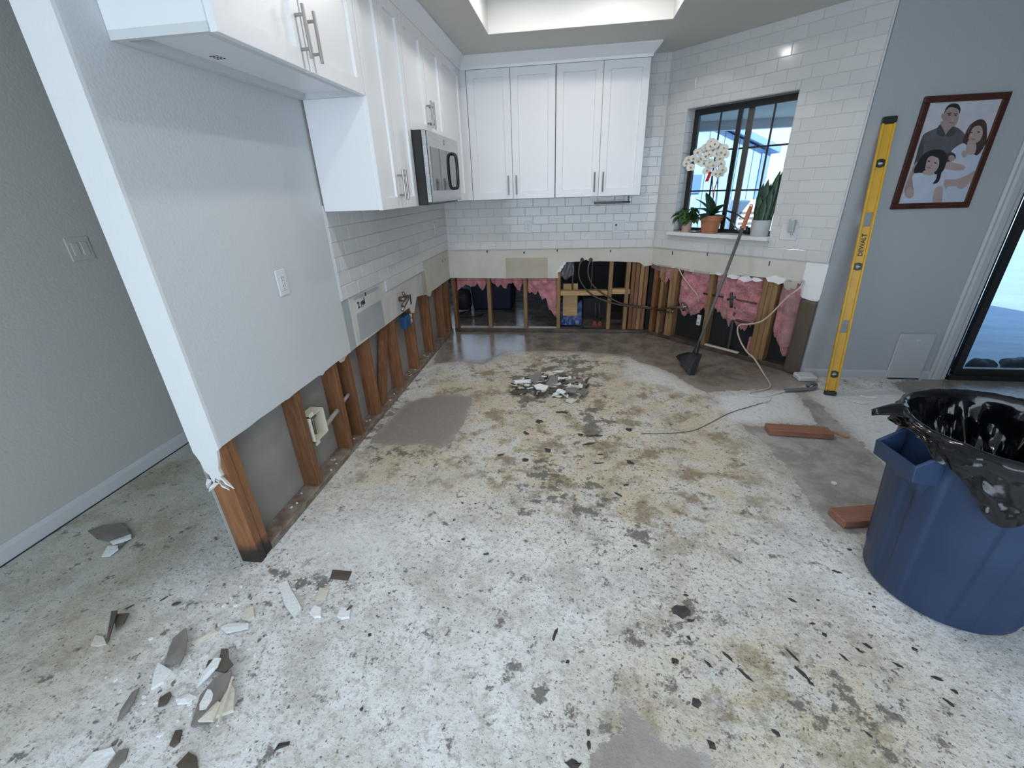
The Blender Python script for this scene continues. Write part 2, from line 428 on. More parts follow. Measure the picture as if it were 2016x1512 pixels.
clean = np.maximum(soft([[(1412, 780), (1560, 770), (1612, 836), (1520, 832), (1440, 832)], [(1592, 776), (1850, 757), (1800, 800), (1790, 940), (1745, 914), (1660, 832)]], 0.06), 0.6 * soft([[(1235, 716), (1300, 710), (1350, 742), (1385, 768), (1340, 775), (1230, 745)], [(540, 1080), (640, 1030), (790, 1040), (770, 1100), (640, 1120)]], 0.15))
green = np.clip((-0.12 - GX) / 0.5, 0, 1) * np.clip((GY + 4.3) / 0.8, 0, 1)
nx, ny = len(xs), len(ys)
fm = bpy.data.meshes.new('floor')
zz = np.where(bare > 0, -0.0015, 0.0)
vv = np.stack([GX, GY, zz], -1).reshape(-1, 3)
ii = np.arange(nx * ny).reshape(ny, nx)
ff = np.stack([ii[:-1, :-1], ii[:-1, 1:], ii[1:, 1:], ii[1:, :-1]], -1).reshape(-1, 4)
fc_ = vv[ff].mean(1)
outside = ((fc_[:, 0] > 2.12) & (fc_[:, 0] + fc_[:, 1] > XB + 0.15) & (fc_[:, 1] > YC + 0.10)) | ((fc_[:, 0] > 2.16) & (fc_[:, 1] > 0.1))
ff = ff[~outside]
fm.from_pydata(vv.tolist(), [], ff.tolist())
for nm, arr in (('bare', np.clip(bare / 0.12, -1, 1)), ('tan', tan), ('dirt', dirt), ('fleck', fleck), ('wet', wet), ('green', green), ('clean', clean)):
    at = fm.attributes.new(nm, 'FLOAT', 'POINT'); at.data.foreach_set('value', arr.reshape(-1).astype(np.float32))
fm.polygons.foreach_set('use_smooth', [True] * len(fm.polygons))
floor = bpy.data.objects.new('floor', fm); COL.objects.link(floor); WM['floor'] = Matrix()
struct(floor, 'bare concrete floor with scraped white thinset and brown stains')
def floor_mat():
    m, nt, p = new_mat('scraped_concrete_floor')
    L = nt.links.new; N = nt.nodes.new
    tc = N('ShaderNodeTexCoord')
    def att(n):
        a = N('ShaderNodeAttribute'); a.attribute_name = n; return a.outputs['Fac']
    def nz(s, d=4, rough=0.55, st=(1, 1, 1), dist=0.0):
        mp = N('ShaderNodeMapping'); mp.inputs['Scale'].default_value = st; L(tc.outputs['Object'], mp.inputs[0])
        n = N('ShaderNodeTexNoise'); n.inputs['Scale'].default_value = s; n.inputs['Detail'].default_value = d; n.inputs['Roughness'].default_value = rough; n.inputs['Distortion'].default_value = dist
        L(mp.outputs[0], n.inputs['Vector']); return n.outputs[0]
    def ma(op, a, b, c=None):
        n = N('ShaderNodeMath'); n.operation = op
        for i, x in enumerate((a, b, c)):
            if x is None: continue
            if isinstance(x, (int, float)): n.inputs[i].default_value = x
            else: L(x, n.inputs[i])
        return n.outputs[0]
    def rmp(x, a, b, lo=0.0, hi=1.0):
        n = N('ShaderNodeMapRange'); n.inputs[1].default_value = a; n.inputs[2].default_value = b; n.inputs[3].default_value = lo; n.inputs[4].default_value = hi
        L(x, n.inputs[0]); return n.outputs[0]
    def mix(f, a, b):
        n = N('ShaderNodeMix'); n.data_type = 'RGBA'
        L(f, n.inputs[0]) if not isinstance(f, (int, float)) else None
        for i, x in ((6, a), (7, b)):
            if isinstance(x, tuple): n.inputs[i].default_value = rgb(x)
            else: L(x, n.inputs[i])
        return n.outputs[2]
    a_bare, a_tan, a_dirt, a_fleck, a_wet, a_green, a_clean = (att(n) for n in ('bare', 'tan', 'dirt', 'fleck', 'wet', 'green', 'clean'))
    big, mid, fine, tiny = nz(1.6, 3), nz(6, 5, 0.6), nz(26, 4, 0.65), nz(90, 2, 0.6)
    coat = mix(rmp(mid, 0.40, 0.58), (0.70, 0.69, 0.665), (0.86, 0.86, 0.855))
    gr = nz(38, 5, 0.72)
    coat = mix(rmp(gr, 0.50, 0.62, 0, 0.62), coat, (0.40, 0.38, 0.345))
    tanf = ma('MULTIPLY', a_tan, rmp(ma('ADD', ma('MULTIPLY', mid, 0.6), ma('MULTIPLY', big, 0.4)), 0.40, 0.54))
    coat = mix(ma('MULTIPLY', tanf, 0.75), coat, (0.60, 0.495, 0.315))
    tan2 = ma('MULTIPLY', a_tan, rmp(nz(5.5, 6, 0.72), 0.50, 0.60))
    coat = mix(ma('MULTIPLY', tan2, 0.8), coat, (0.25, 0.18, 0.095))
    allt = rmp(nz(3.2, 6, 0.74), 0.53, 0.63, 0, 0.4)
    coat = mix(allt, coat, (0.42, 0.385, 0.31))
    coat = mix(ma('MULTIPLY', a_green, 0.7), coat, mix(rmp(nz(2.6, 6, 0.72), 0.46, 0.58), (0.60, 0.61, 0.54), (0.40, 0.36, 0.245)))
    sm = rmp(ma('ADD', nz(10, 5, 0.75), ma('MULTIPLY', a_dirt, 0.13)), 0.59, 0.65)
    coat = mix(ma('MULTIPLY', sm, 0.85), coat, (0.14, 0.125, 0.11))
    sp = rmp(ma('ADD', nz(52, 3, 0.6), ma('MULTIPLY', a_fleck, 0.035)), 0.645, 0.67)
    coat = mix(ma('MULTIPLY', sp, 0.8), coat, (0.10, 0.09, 0.08))
    sp2 = rmp(ma('ADD', nz(120, 2, 0.5), ma('MULTIPLY', a_fleck, 0.03)), 0.635, 0.67)
    coat = mix(ma('MULTIPLY', sp2, 0.6), coat, (0.17, 0.15, 0.125))
    coat = mix(ma('MULTIPLY', a_clean, rmp(gr, 0.45, 0.64, 0.95, 0.6)), coat, (0.84, 0.85, 0.86))
    conc = mix(rmp(mid, 0.42, 0.58), (0.49, 0.46, 0.44), (0.34, 0.31, 0.29))
    conc = mix(rmp(fine, 0.55, 0.75, 0, 0.6), conc, (0.54, 0.51, 0.485))
    wetc = mix(rmp(mid, 0.42, 0.58), (0.16, 0.125, 0.095), (0.29, 0.245, 0.20))
    wetc = mix(rmp(gr, 0.52, 0.62, 0, 0.5), wetc, (0.36, 0.315, 0.265))
    conc = mix(ma('MULTIPLY', a_wet, 0.9), conc, wetc)
    edge = ma('ADD', a_bare, ma('ADD', ma('MULTIPLY', ma('SUBTRACT', mid, 0.5), 0.9), ma('MULTIPLY', ma('SUBTRACT', fine, 0.5), 0.7)))
    fb = rmp(edge, -0.03, 0.05)
    halo = ma('MULTIPLY', rmp(edge, -0.9, 0.0), ma('MAXIMUM', a_wet, 0.35))
    coat = mix(ma('MULTIPLY', halo, 0.8), coat, (0.33, 0.27, 0.20))
    col = mix(fb, coat, conc)
    L(col, p.inputs['Base Color'])
    rg = ma('SUBTRACT', 0.82, ma('MULTIPLY', a_wet, rmp(mid, 0.35, 0.65, 0.74, 0.58)))
    L(rg, p.inputs['Roughness'])
    bp = N('ShaderNodeBump'); bp.inputs['Distance'].default_value = 0.006
    L(rmp(a_wet, 0, 1, 0.75, 0.16), bp.inputs['Strength'])
    h = ma('ADD', ma('MULTIPLY', gr, 0.9), ma('ADD', ma('MULTIPLY', tiny, 0.35), ma('MULTIPLY', fb, -0.5)))
    L(h, bp.inputs['Height']); L(bp.outputs[0], p.inputs['Normal'])
    return m
fm.materials.append(floor_mat())
b_ = MB(); b_.prism([(-2.6, -7.0), (7.5, -7.0), (7.5, YC + .11), (3.2, YC + .11), (2.18, .1), (2.18, 3.3), (-2.6, 3.3)], lambda u, v, d: (u, v, d), -0.12, -0.012); b_.build('slab', mat('slab_concrete', (0.3, 0.28, 0.26), 0.9), floor)

# ================================================================== CEILING
TX0, TX1, TY0, TY1, ZC, ZT = 0.664, 1.922, -3.3, -0.805, 2.44, 2.63
b_ = MB()
for a, c in (((-2.6, -7.0), (TX0, 3.3)), ((TX1, -7.0), (7.5, 0.14)), ((TX0, -7.0), (TX1, TY0)), ((TX0, TY1), (TX1, 3.3)), ((TX1, 0.14), (2.2, 3.3))):
    b_.box((a[0], a[1], ZC), (c[0], c[1], ZC + 0.24))
ceiling = struct(b_.build('ceiling', M_ceil), 'gray textured ceiling with a recessed light tray coloured as lit')
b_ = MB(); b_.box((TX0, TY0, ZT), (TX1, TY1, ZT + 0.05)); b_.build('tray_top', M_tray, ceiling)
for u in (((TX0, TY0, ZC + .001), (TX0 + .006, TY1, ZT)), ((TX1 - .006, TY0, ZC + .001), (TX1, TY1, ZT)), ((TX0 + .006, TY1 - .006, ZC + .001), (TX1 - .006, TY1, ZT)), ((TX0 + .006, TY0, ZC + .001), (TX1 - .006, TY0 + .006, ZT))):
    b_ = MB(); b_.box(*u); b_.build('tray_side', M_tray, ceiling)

# ================================================================== WALLS: left partition
YP = -3.314; TW = 0.116; DW = 0.0127; CUT = 0.595
def ragged(u0, u1, v, amp, n, seed):
    return [(u0 + (u1 - u0) * i / n, v + amp * (noise.noise((i * 0.7, seed, 0.3)))) for i in range(n + 1)]
b_ = MB()
bot = ragged(YP + DW, -2.262, CUT, 0.006, 14, 1.2)
b_.prism(bot + [(-2.262, 2.44), (YP + DW, 2.44)], FL, 0, DW)
wall_left = struct(b_.build('wall_left', M_wall), 'light gray textured partition wall cut open along the bottom')
b_ = MB()
cutp = [(-2.262, 0.597), (-2.0, 0.598), (-1.731, 0.600), (-1.40, 0.602), (-1.23, 0.603), (-1.205, 0.545), (-1.165, 0.535), (-1.10, 0.60), (-1.06, 0.645), (-0.95, 0.63), (-0.80, 0.605), (-0.74, 0.575), (-0.70, 0.565), (-0.66, 0.60), (-0.3, 0.60), (0, 0.595)]
b_.prism(cutp + [(0, 2.44), (-2.262, 2.44)], FL, 0.0005, DW)
b_.build('bare_drywall', M_graywhite, wall_left)
b_ = MB(); b_.fbox(FL, YP + DW, 0, 0, 2.44, TW - DW, TW); b_.build('hall_drywall', M_hallback, wall_left)
b_ = MB(); b_.fbox(FL, YP + DW, 0.0, 0.0, 2.44, TW, TW + 0.001); b_.build('hall_paint', M_hall, wall_left)
# end cap of the partition, with its torn lower edge
b_ = MB()
endp = [(0.0, 2.44), (0.0, 0.595), (0.012, 0.585), (0.02, 0.545), (0.035, 0.50), (0.03, 0.47), (0.05, 0.44), (0.062, 0.462), (0.078, 0.43), (0.085, 0.475), (0.098, 0.49), (0.10, 0.53), (0.11, 0.56), (TW, 0.575), (TW, 2.44)]
b_.prism([(-u, v) for u, v in endp], lambda u, v, d: (u, YP - d, v), -0.0, -DW)
b_.build('end_cap', M_wall_end, wall_left)
for k, (u, v, l, r) in enumerate(((0.030, 0.47, 0.07, 0.5), (0.06, 0.44, 0.055, 2.5), (0.05, 0.45, 0.06, -0.4), (0.085, 0.455, 0.045, 2.0))):
    b_ = MB()
    c = Vector((-u, YP - 0.004, v))
    dr = Vector((math.cos(r), -0.25, -abs(math.sin(r)) - 0.2)).normalized()
    w = Vector((0, -0.5, 0.5)).normalized() * 0.012
    b_.add([c - w, c + w, c + dr * l * .6 + w * 1.2, c + dr * l, c + dr * l * .55 - w * .8, c + dr * l * .5 + Vector((0, -.012, .004))], [(0, 1, 2, 5), (0, 5, 4), (5, 2, 3), (5, 3, 4)])
    o = b_.build('torn_paper', M_scrapw, wall_left); md = o.modifiers.new('t', 'SOLIDIFY'); md.thickness = 0.002
def stud(parent, F, u0, u1, v0, v1, d0, d1, m, name='stud'):
    b = MB(); b.fbox(F, u0, u1, v0, v1, d0, d1)
    return b.build(name, m, parent, bev=0.002)
S0, S1 = DW + 0.0005, DW + 0.0895
stud(wall_left, FL, YP + DW, YP + DW + .040, 0.0, 2.40, S0, S1, M_studend)
stud(wall_left, FL, YP + DW + .046, YP + DW + .084, 0.0, 2.40, S0 + .006, S1, M_studend)
for yr in (-2.776, -2.415, -2.262, -1.985, -1.535, -1.149, -0.724, -0.274, -0.10, -0.045):
    stud(wall_left, FL, yr - .038, yr, 0.038, 2.40, S0, S1, M_stud)
stud(wall_left, FL, YP + DW + .086, -0.002, 0.0, 0.038, S0, S1, M_plate, 'sill_plate')
b_ = MB(); b_.prism([(-1.90, 0.04), (-1.81, 0.04), (-1.585, 0.62), (-1.665, 0.62)], FL, 0.045, 0.085); b_.build('diagonal_brace', M_stud, wall_left, bev=.002)
# torn paper hanging along the cut
for (a, c, h) in ((-2.40, -2.27, .035), (-2.62, -2.50, .022), (-0.75, -0.64, .04), (-2.9, -2.8, .016)):
    b_ = MB()
    n = 8
    top = [FL(a + (c - a) * i / n, CUT + .01, .002) for i in range(n + 1)]
    lowr = [FL(a + (c - a) * i / n, CUT - h * math.sin(PI * i / n) * (0.7 + 0.5 * random.random()), .010 + .01 * math.sin(PI * i / n)) for i in range(n + 1)]
    b_.add(top + lowr, [(i, i + 1, n + 2 + i, n + 1 + i) for i in range(n)])
    o = b_.build('torn_paper', M_scrapc if h > .03 else M_scrapw, wall_left); md = o.modifiers.new('t', 'SOLIDIFY'); md.thickness = 0.0015
def lpx(p): q = lw(*p); return (q.y, q.z)
def zl(pts, ox=680, oy=560, s=12.6): return [lpx((ox + x / s, oy + y / s)) for x, y in pts]
def patch(parent, poly, F, m, d=-0.0010, name='paint_patch', t=0.0012):
    b = MB(); b.prism(poly, F, d, d + t); return b.build(name, m, parent)
patch(wall_left, [(-2.262, .60), (-2.262, .905), (-2.185, .903), (-2.180, .60)], FL, M_graypaint)
patch(wall_left, [(-2.182, .60), (-2.182, .90), (-2.165, .90), (-2.160, .60)], FL, M_trim, -0.0018)
patch(wall_left, zl([(280, 740), (880, 380), (985, 1010), (370, 1420)]), FL, M_graypaint)
patch(wall_left, zl([(200, 330), (760, 60), (830, 60), (760, 150), (220, 400)]), FL, M_graypaint, -.0008)
patch(wall_left, [(-0.90, .62), (-0.885, .82), (-0.80, .815), (-0.78, .61)], FL, M_paperdk)
patch(wall_left, [(-0.78, .61), (-0.80, .885), (-0.002, .885), (-0.002, .60), (-.3, .605)], FL, M_paper)
b_ = MB(); b_.lathe([(0.0, 0), (.004, 0), (.004, .002), (0, .002)], 8, cap=False)
for (x, y) in ((719, 579), (720, 563), (876, 511), (871, 514)):
    q = lw(x, y); b2 = MB(); b2.fbox(FL, q.y - .006, q.y + .006, q.z - .012, q.z + .012, -.0022, -.0008); b2.build('anchor_hole', M_slot, wall_left)

# ================================================================== WALLS: back wall (open studs to the garage)
b_ = MB()
backcut = [(0, .60), (0.25, .597), (0.6, .592), (1.155, .590), (1.150, .655), (1.165, .672), (1.185, .69), (1.20, .718), (1.225, .728), (1.235, .752), (1.40, .758), (1.43, .775), (1.47, .755), (1.56, .757), (1.75, .752), (1.95, .742), (1.985, .725), (2.005, .70), (2.035, .705), (2.08, .712)]
b_.prism(backcut + [(XB, 2.44), (0, 2.44)], FB, 0, DW)
wall_back = struct(b_.build('wall_back', M_paper), 'back kitchen wall of bare drywall above open studs')
patch(wall_back, [(0.607, .594), (0.607, .806), (1.044, .806), (1.044, .592)], FB, M_paperdk)
patch(wall_back, [(0.607, .800), (0.607, .812), (1.044, .812), (1.044, .800)], FB, M_paper, -.0016)
for x, y in ((1032, 497), (1097, 493), (959, 495), (1202, 494)):
    q = bk(x, y); b2 = MB(); b2.fbox(FB, q.x - .006, q.x + .006, q.z - .012, q.z + .010, -.0022, -.0008); b2.build('anchor_hole', M_slot, wall_back)
for u in (0.022, 0.41, 0.806, 1.160):
    stud(wall_back, FB, u - .019, u + .019, 0.04, 2.4, S0, S1, M_studyel if u > .1 else M_stud)
stud(wall_back, FB, 1.672, 1.710, 0.04, 2.4, S0, S1, M_studyel)
for u, m in ((1.862, M_studyel), (1.915, M_stud), (1.957, M_stud), (2.000, M_studyel), (2.042, M_stud)):
    stud(wall_back, FB, u - .019, u + .019, 0.04, 2.4, S0 + .004 * (u > 1.9), S1, m)
stud(wall_back, FB, 0.0, XB, 0.0, 0.038, S0, S1, M_platewet, 'sill_plate')
b_ = MB(); b_.fbox(FB, 0.06, 1.14, .038, .0405, S0 + .03, S1); b_.build('plate_top_dust', M_graywhite, wall_back)
stud(wall_back, FB, 1.18, 1.668, 0.405, 0.452, S0 + .004, S1, M_pine, 'blocking')
stud(wall_back, FB, 1.712, 1.892, 0.420, 0.468, S0 + .004, S1, M_pine, 'blocking')
b_ = MB(); b_.fbox(FB, 0, 1.17, .64, 2.44, .102, .114); b_.fbox(FB, 1.17, XB, .86, 2.44, .102, .114)
b_.build('garage_drywall', M_hallback, wall_back)
# gray plastic sheet torn inside the wall
b_ = MB()
n = 14
def gs(u, v):
    x = 1.150 + u * .165
    zt = .76; zb = .575 + .018 * math.sin(u * 9) + .02 * u
    z = zt + (zb - zt) * v
    return FB(x, z, .025 + .010 * math.sin(u * 14 + v * 5) + .012 * noise.noise((u * 4, v * 4, 2)))
b_.grid(gs, n, 9)
o = b_.build('plastic_sheet', M_grayfilm, wall_back, smooth=True); md = o.modifiers.new('t', 'SOLIDIFY'); md.thickness = 0.002
for k, (u, z, w_, h_) in enumerate(((1.165, .665, .035, .03), (1.19, .70, .03, .035), (1.215, .735, .02, .03))):
    b_ = MB(); b_.prism([(u - w_, z - h_ * .6), (u + w_ * .4, z - h_ * .2), (u + w_ * .7, z + h_ * .7), (u - w_ * .3, z + h_ * .4)], FB, -.004 - .001 * k, .004); b_.build('torn_paper', M_scrapw, wall_back)
# garage behind it
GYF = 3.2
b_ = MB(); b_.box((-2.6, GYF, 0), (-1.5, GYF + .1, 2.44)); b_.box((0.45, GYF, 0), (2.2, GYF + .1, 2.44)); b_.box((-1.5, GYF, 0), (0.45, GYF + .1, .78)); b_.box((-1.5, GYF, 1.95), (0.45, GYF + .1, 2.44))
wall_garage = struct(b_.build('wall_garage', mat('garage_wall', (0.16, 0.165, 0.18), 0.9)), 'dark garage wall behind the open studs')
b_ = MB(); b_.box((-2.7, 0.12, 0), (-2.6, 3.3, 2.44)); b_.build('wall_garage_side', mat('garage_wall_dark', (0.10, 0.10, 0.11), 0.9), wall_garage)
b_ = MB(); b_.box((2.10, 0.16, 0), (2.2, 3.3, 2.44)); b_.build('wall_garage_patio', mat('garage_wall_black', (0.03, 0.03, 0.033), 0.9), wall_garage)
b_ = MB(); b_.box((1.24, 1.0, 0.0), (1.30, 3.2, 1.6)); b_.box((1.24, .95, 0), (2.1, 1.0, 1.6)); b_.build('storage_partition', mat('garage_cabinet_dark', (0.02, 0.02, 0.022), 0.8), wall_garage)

# ================================================================== WALLS: diagonal window wall
DL = (XC - XB) / Q
WS0, WS1, WZ0, WZ1 = 0.205, 1.058, 1.045, 2.012
def wall_with_hole(b, F, u0, u1, v0, v1, h, d0, d1):
    b.fbox(F, u0, h[0], v0, v1, d0, d1); b.fbox(F, h[1], u1, v0, v1, d0, d1)
    b.fbox(F, h[0], h[1], v0, h[2], d0, d1); b.fbox(F, h[0], h[1], h[3], v1, d0, d1)
HOLE = (WS0, WS1, WZ0 - .02, WZ1)
b_ = MB()
wall_with_hole(b_, FD, 0, DL, .88, 2.44, HOLE, 0, DW)
def dcut(s):
    return None
dc = [dgs(x, y) for x, y in ((1285, 520), (1300, 524), (1330, 528), (1360, 535), (1395, 540), (1430, 541), (1470, 543), (1520, 548), (1560, 553), (1577, 560))]
dc = [(0.0, .712)] + dc
b_.prism(dc + [(dc[-1][0], .88), (0, .88)], FD, 0, DW)
wall_diag = struct(b_.build('wall_diagonal', M_paper), 'angled white tiled wall with the kitchen window')
e0 = dc[-1][0]
b_ = MB(); b_.prism([(e0 + .001, dc[-1][1] + .05), (e0 + .004, .64), (e0 + .03, .615), (DL - .04, .60), (DL - .03, .585), (DL, .62), (DL, .88), (e0 + .001, .88)], FD, -.001, DW); b_.build('corner_drywall', M_scrapw, wall_diag)
b_ = MB()
wall_with_hole(b_, FD, 0, DL, 0.0, 2.44, HOLE, .103, .115)
b_.build('sheathing', M_tar, wall_diag)
dst = [(0.03, .068, M_stud), (0.115, .15, M_studyel), (.215, .25, M_studyel), (.252, .288, M_studyel)]
for a, c, m in dst: stud(wall_diag, FD, a, c, .038, 1.02, S0, S1, m)
for a, c, m in ((.618, .656, M_studyel), (1.075, 1.113, M_studyel), (1.115, 1.153, M_studyel), (1.155, 1.193, M_studyel)):
    stud(wall_diag, FD, a, c, .038, 2.4 if a > 1 else 1.02, S0, S1, m)
stud(wall_diag, FD, 1.385, 1.423, .038, 2.4, S0, S1, M_studyel)
stud(wall_diag, FD, .02, DL - .02, 0.0, .038, S0, S1, M_platewet, 'sill_plate')
b_ = MB(); b_.fbox(FD, .66, .98, .038, .050, S0 + .01, S0 + .035); b_.build('splintered_edge', M_scrapc, wall_diag)
# plastic wrapped last stud
b_ = MB(); b_.grid(lambda u, v: FD(1.375 + .118 * u, .005 + .60 * v, -.004 - .006 * noise.noise((u * 3, v * 9, 1.0)) - .008 * math.sin(PI * u)), 8, 24)
o = b_.build('plastic_wrap', film_mat('dusty_plastic', (0.15, 0.115, 0.09), 0.7, .3), wall_diag, smooth=True); md = o.modifiers.new('t', 'SOLIDIFY'); md.thickness = 0.001
for x, y in ((1324, 497), (1393, 499), (1515, 518)):
    s_, z_ = dgs(x, y); b2 = MB(); b2.fbox(FD, s_ - .004, s_ + .004, z_ - .022, z_ + .014, -.002, -.0006); b2.build('anchor_hole', M_slot, wall_diag)
for (s_, z_, w_, h_) in ((.83, .705, .06, .022), (.93, .70, .07, .03), (1.02, .705, .05, .02), (1.17, .725, .09, .035), (.70, .71, .03, .014), (1.28, .70, .06, .04)):
    b_ = MB()
    poly = [(s_ + w_ * math.cos(t) * (0.7 + .3 * random.random()), z_ + h_ * math.sin(t) * (0.6 + .5 * random.random())) for t in [i * 2 * PI / 11 for i in range(11)]]
    b_.prism(poly, FD, -.006, .003); b_.build('torn_paper', M_scrapw if s_ < 1.2 else M_paper, wall_diag)

# ================================================================== WALLS: right wall, door wall, hall wall, rear walls
DX0, DX1, DZ = 4.172, 6.35, 2.06
b_ = MB()
b_.fbox(FR, XC, DX0, 0, 2.44, 0, .12); b_.fbox(FR, DX1, 7.5, 0, 2.44, 0, .12); b_.fbox(FR, DX0, DX1, DZ, 2.44, 0, .12)
wall_right = struct(b_.build('wall_right', M_wallr), 'gray painted wall with the framed portrait')
b_ = MB(); b_.box((-1.30, -7.0, 0), (-1.19, 0.1, 2.44)); wall_hall = struct(b_.build('wall_hall', M_hall), 'gray hallway wall left of the partition')
b_ = MB(); b_.box((-1.19, 0.0, 0), (-TW - .002, 0.1, 2.44)); struct(b_.build('wall_hall_end', M_hall), 'end wall of the hallway')
b_ = MB(); b_.box((-1.19, -6.2, 0), (-.25, -6.1, 2.44)); b_.box((3.25, -6.2, 0), (7.5, -6.1, 2.44)); b_.box((-.25, -6.2, 0), (3.25, -6.1, .3)); b_.box((-.25, -6.2, 2.28), (3.25, -6.1, 2.44))
struct(b_.build('wall_rear', M_wall), 'rear wall with the wide window behind the viewer')
b_ = MB(); b_.box((7.5, -7.0, 0), (7.6, YC, 2.44)); struct(b_.build('wall_far_right', M_wall), 'far right wall of the dining area')
def baseboard(name, F, u0, u1, h, t, label, m=None):
    b = MB(); b.prism([(0, 0), (-t, 0), (-t, h * .72), (-t * .55, h), (0, h)], lambda a, v, d: F(u0 if d == 0 else u1, v, a), 0, 1)
    return struct(b.build(name, m or M_trim), label)
baseboard('baseboard_hall', lambda u, v, d: (-1.19 - d, u, v), -7.0, 0.0, .085, .016, 'white baseboard along the hallway wall')
b_ = MB(); b_.box((-1.189, -7.0, 0.0005), (-1.168, 0, .004)); b_.build('gap_line', M_slot, floor)
baseboard('baseboard_right', FR, XC + .02, 4.055, .068, .014, 'darkened white baseboard under the portrait wall', M_trimr)
# door casing
b_ = MB(); b_.prism([(4.055, -.001), (4.055, -.012), (4.07, -.020), (4.085, -.016), (4.10, -.022), (4.135, -.022), (4.148, -.014), (4.172, -.014), (4.172, -.001)], lambda u, v, d: FR(u, d, v), 0, DZ + .10)
tr = struct(b_.build('trim_1', M_trimr), 'darkened white door casing beside the sliding door')
b_ = MB(); b_.fbox(FR, 4.172, DX1 + .1, DZ, DZ + .10, -.022, -.001); b_.build('head_casing', M_trimr, tr)
# sliding door
b_ = MB(); b_.fbox(FR, DX0, DX0 + .022, 0.0, DZ, .0, .11); b_.fbox(FR, DX1 - .04, DX1, 0, DZ, 0, .11); b_.fbox(FR, DX0 + .022, DX1 - .04, DZ - .05, DZ, 0, .11); b_.fbox(FR, DX0 + .022, DX1 - .04, 0.0, .035, -.02, .11)
door = struct(b_.build('door_1', M_frameblk), 'black framed sliding glass patio door')
sx0, sx1 = 4.236, 4.285
b_ = MB(); b_.fbox(FR, sx0, sx1, .035, DZ - .05, .01, .045); b_.fbox(FR, sx1, 5.35, .035, .085, .01, .045); b_.fbox(FR, sx1, 5.35, DZ - .12, DZ - .05, .01, .045); b_.fbox(FR, 5.29, 5.35, .085, DZ - .12, .01, .045); b_.build('door_panel', M_frameblk, door)
b_ = MB(); b_.fbox(FR, sx1, 5.29, .085, DZ - .12, .026, .031); b_.build('pane', M_glass, door)
b_ = MB(); b_.fbox(FR, DX0 + .022, DX1 - .04, .04, DZ - .05, .08, .085); b_.build('pane', M_glass, door)

# ================================================================== TILES
TL, TH, GAP, TT = 0.1555, 0.0785, 0.0018, 0.008
def tile_mesh():
    w, h, e = TL - GAP, TH - GAP, .003
    b = MB()
    o = [(0, 0), (w, 0), (w, h), (0, h)]; i = [(e, e), (w - e, e), (w - e, h - e), (e, h - e)]
    b.add([(x, y, 0) for x, y in o] + [(x, y, TT - .0018) for x, y in o] + [(x, y, TT) for x, y in i],
          [(0, 1, 5, 4), (1, 2, 6, 5), (2, 3, 7, 6), (3, 0, 4, 7), (4, 5, 9, 8), (5, 6, 10, 9), (6, 7, 11, 10), (7, 4, 8, 11), (8, 9, 10, 11)])
    return b.mesh('tile', M_tile)
TILE = tile_mesh()
def fmat(F):
    o = Vector(F(0, 0, 0)); u = Vector(F(1, 0, 0)) - o; v = Vector(F(0, 1, 0)) - o; n = o - Vector(F(0, 0, 1))
    return Matrix(((u.x, v.x, n.x, o.x), (u.y, v.y, n.y, o.y), (u.z, v.z, n.z, o.z), (0, 0, 0, 1)))
def sub(r, h):
    u0, u1, v0, v1 = r; a0, a1, c0, c1 = h
    if u1 <= a0 or u0 >= a1 or v1 <= c0 or v0 >= c1: return [r]
    out = []
    if u0 < a0: out.append((u0, a0, v0, v1))
    if u1 > a1: out.append((a1, u1, v0, v1))
    x0, x1 = max(u0, a0), min(u1, a1)
    if v0 < c0: out.append((x0, x1, v0, c0))
    if v1 > c1: out.append((x0, x1, c1, v1))
    return out
def tiles(parent, F, rect, v0, holes=(), off=0.0):
    M = fmat(F); k = 0; v = v0; cnt = 0
    while v < rect[3] - .004:
        u = rect[0] - TL + ((k % 2) * TL / 2 + off) % TL
        while u < rect[1]:
            rs = [(max(u, rect[0]), min(u + TL, rect[1]), max(v, rect[2]), min(v + TH, rect[3]))]
            for h in holes: rs = [q for r in rs for q in sub(r, h)]
            for r in rs:
                if r[1] - r[0] > .012 and r[3] - r[2] > .012:
                    j = Matrix.Translation((r[0], r[2], .0004 * random.random())) @ Matrix.Rotation(random.uniform(-.004, .004), 4, 'X') @ Matrix.Rotation(random.uniform(-.003, .003), 4, 'Y') @ Matrix.Diagonal(((r[1] - r[0] - GAP) / (TL - GAP), (r[3] - r[2] - GAP) / (TH - GAP), 1, 1))
                    inst(TILE, 'tile', parent, M @ j); cnt += 1
            u += TL
        v += TH; k += 1
    return cnt
ZT0 = 0.888
b_ = MB(); b_.fbox(FB, 0, XB, ZT0 - .002, 1.40, -.0088, 0); b_.fbox(FB, 1.83, XB, 1.40, 2.44, -.0088, 0); b_.build('grout_bed', M_grout, wall_back)
def shift(F, k): return lambda u, v, d: F(u, v, d - k)
n1 = tiles(wall_back, shift(FB, .0035), (0.006, XB - .006, ZT0, 1.375), ZT0, off=.04) + tiles(wall_back, shift(FB, .0035), (1.86, XB - .006, 1.375, 2.44), ZT0 + 6 * TH, off=.1)
b_ = MB(); b_.fbox(FL, -2.262, 0, .899, 1.40, -.0088, 0); b_.fbox(FL, -1.655, -.855, .82, .898, -.0088, 0); b_.build('grout_bed', M_grout, wall_left)
n2 = tiles(wall_left, shift(FL, .0035), (-2.258, -.012, .901, 1.375), .901, off=.05) + tiles(wall_left, shift(FL, .0035), (-1.655, -.855, .822, .901), .822, off=.02)
b_ = MB(); wall_with_hole(b_, FD, .004, DL, ZT0 - .004, 2.44, (WS0, WS1, WZ0 - .05, WZ1), -.0088, 0); b_.build('grout_bed', M_grout, wall_diag)
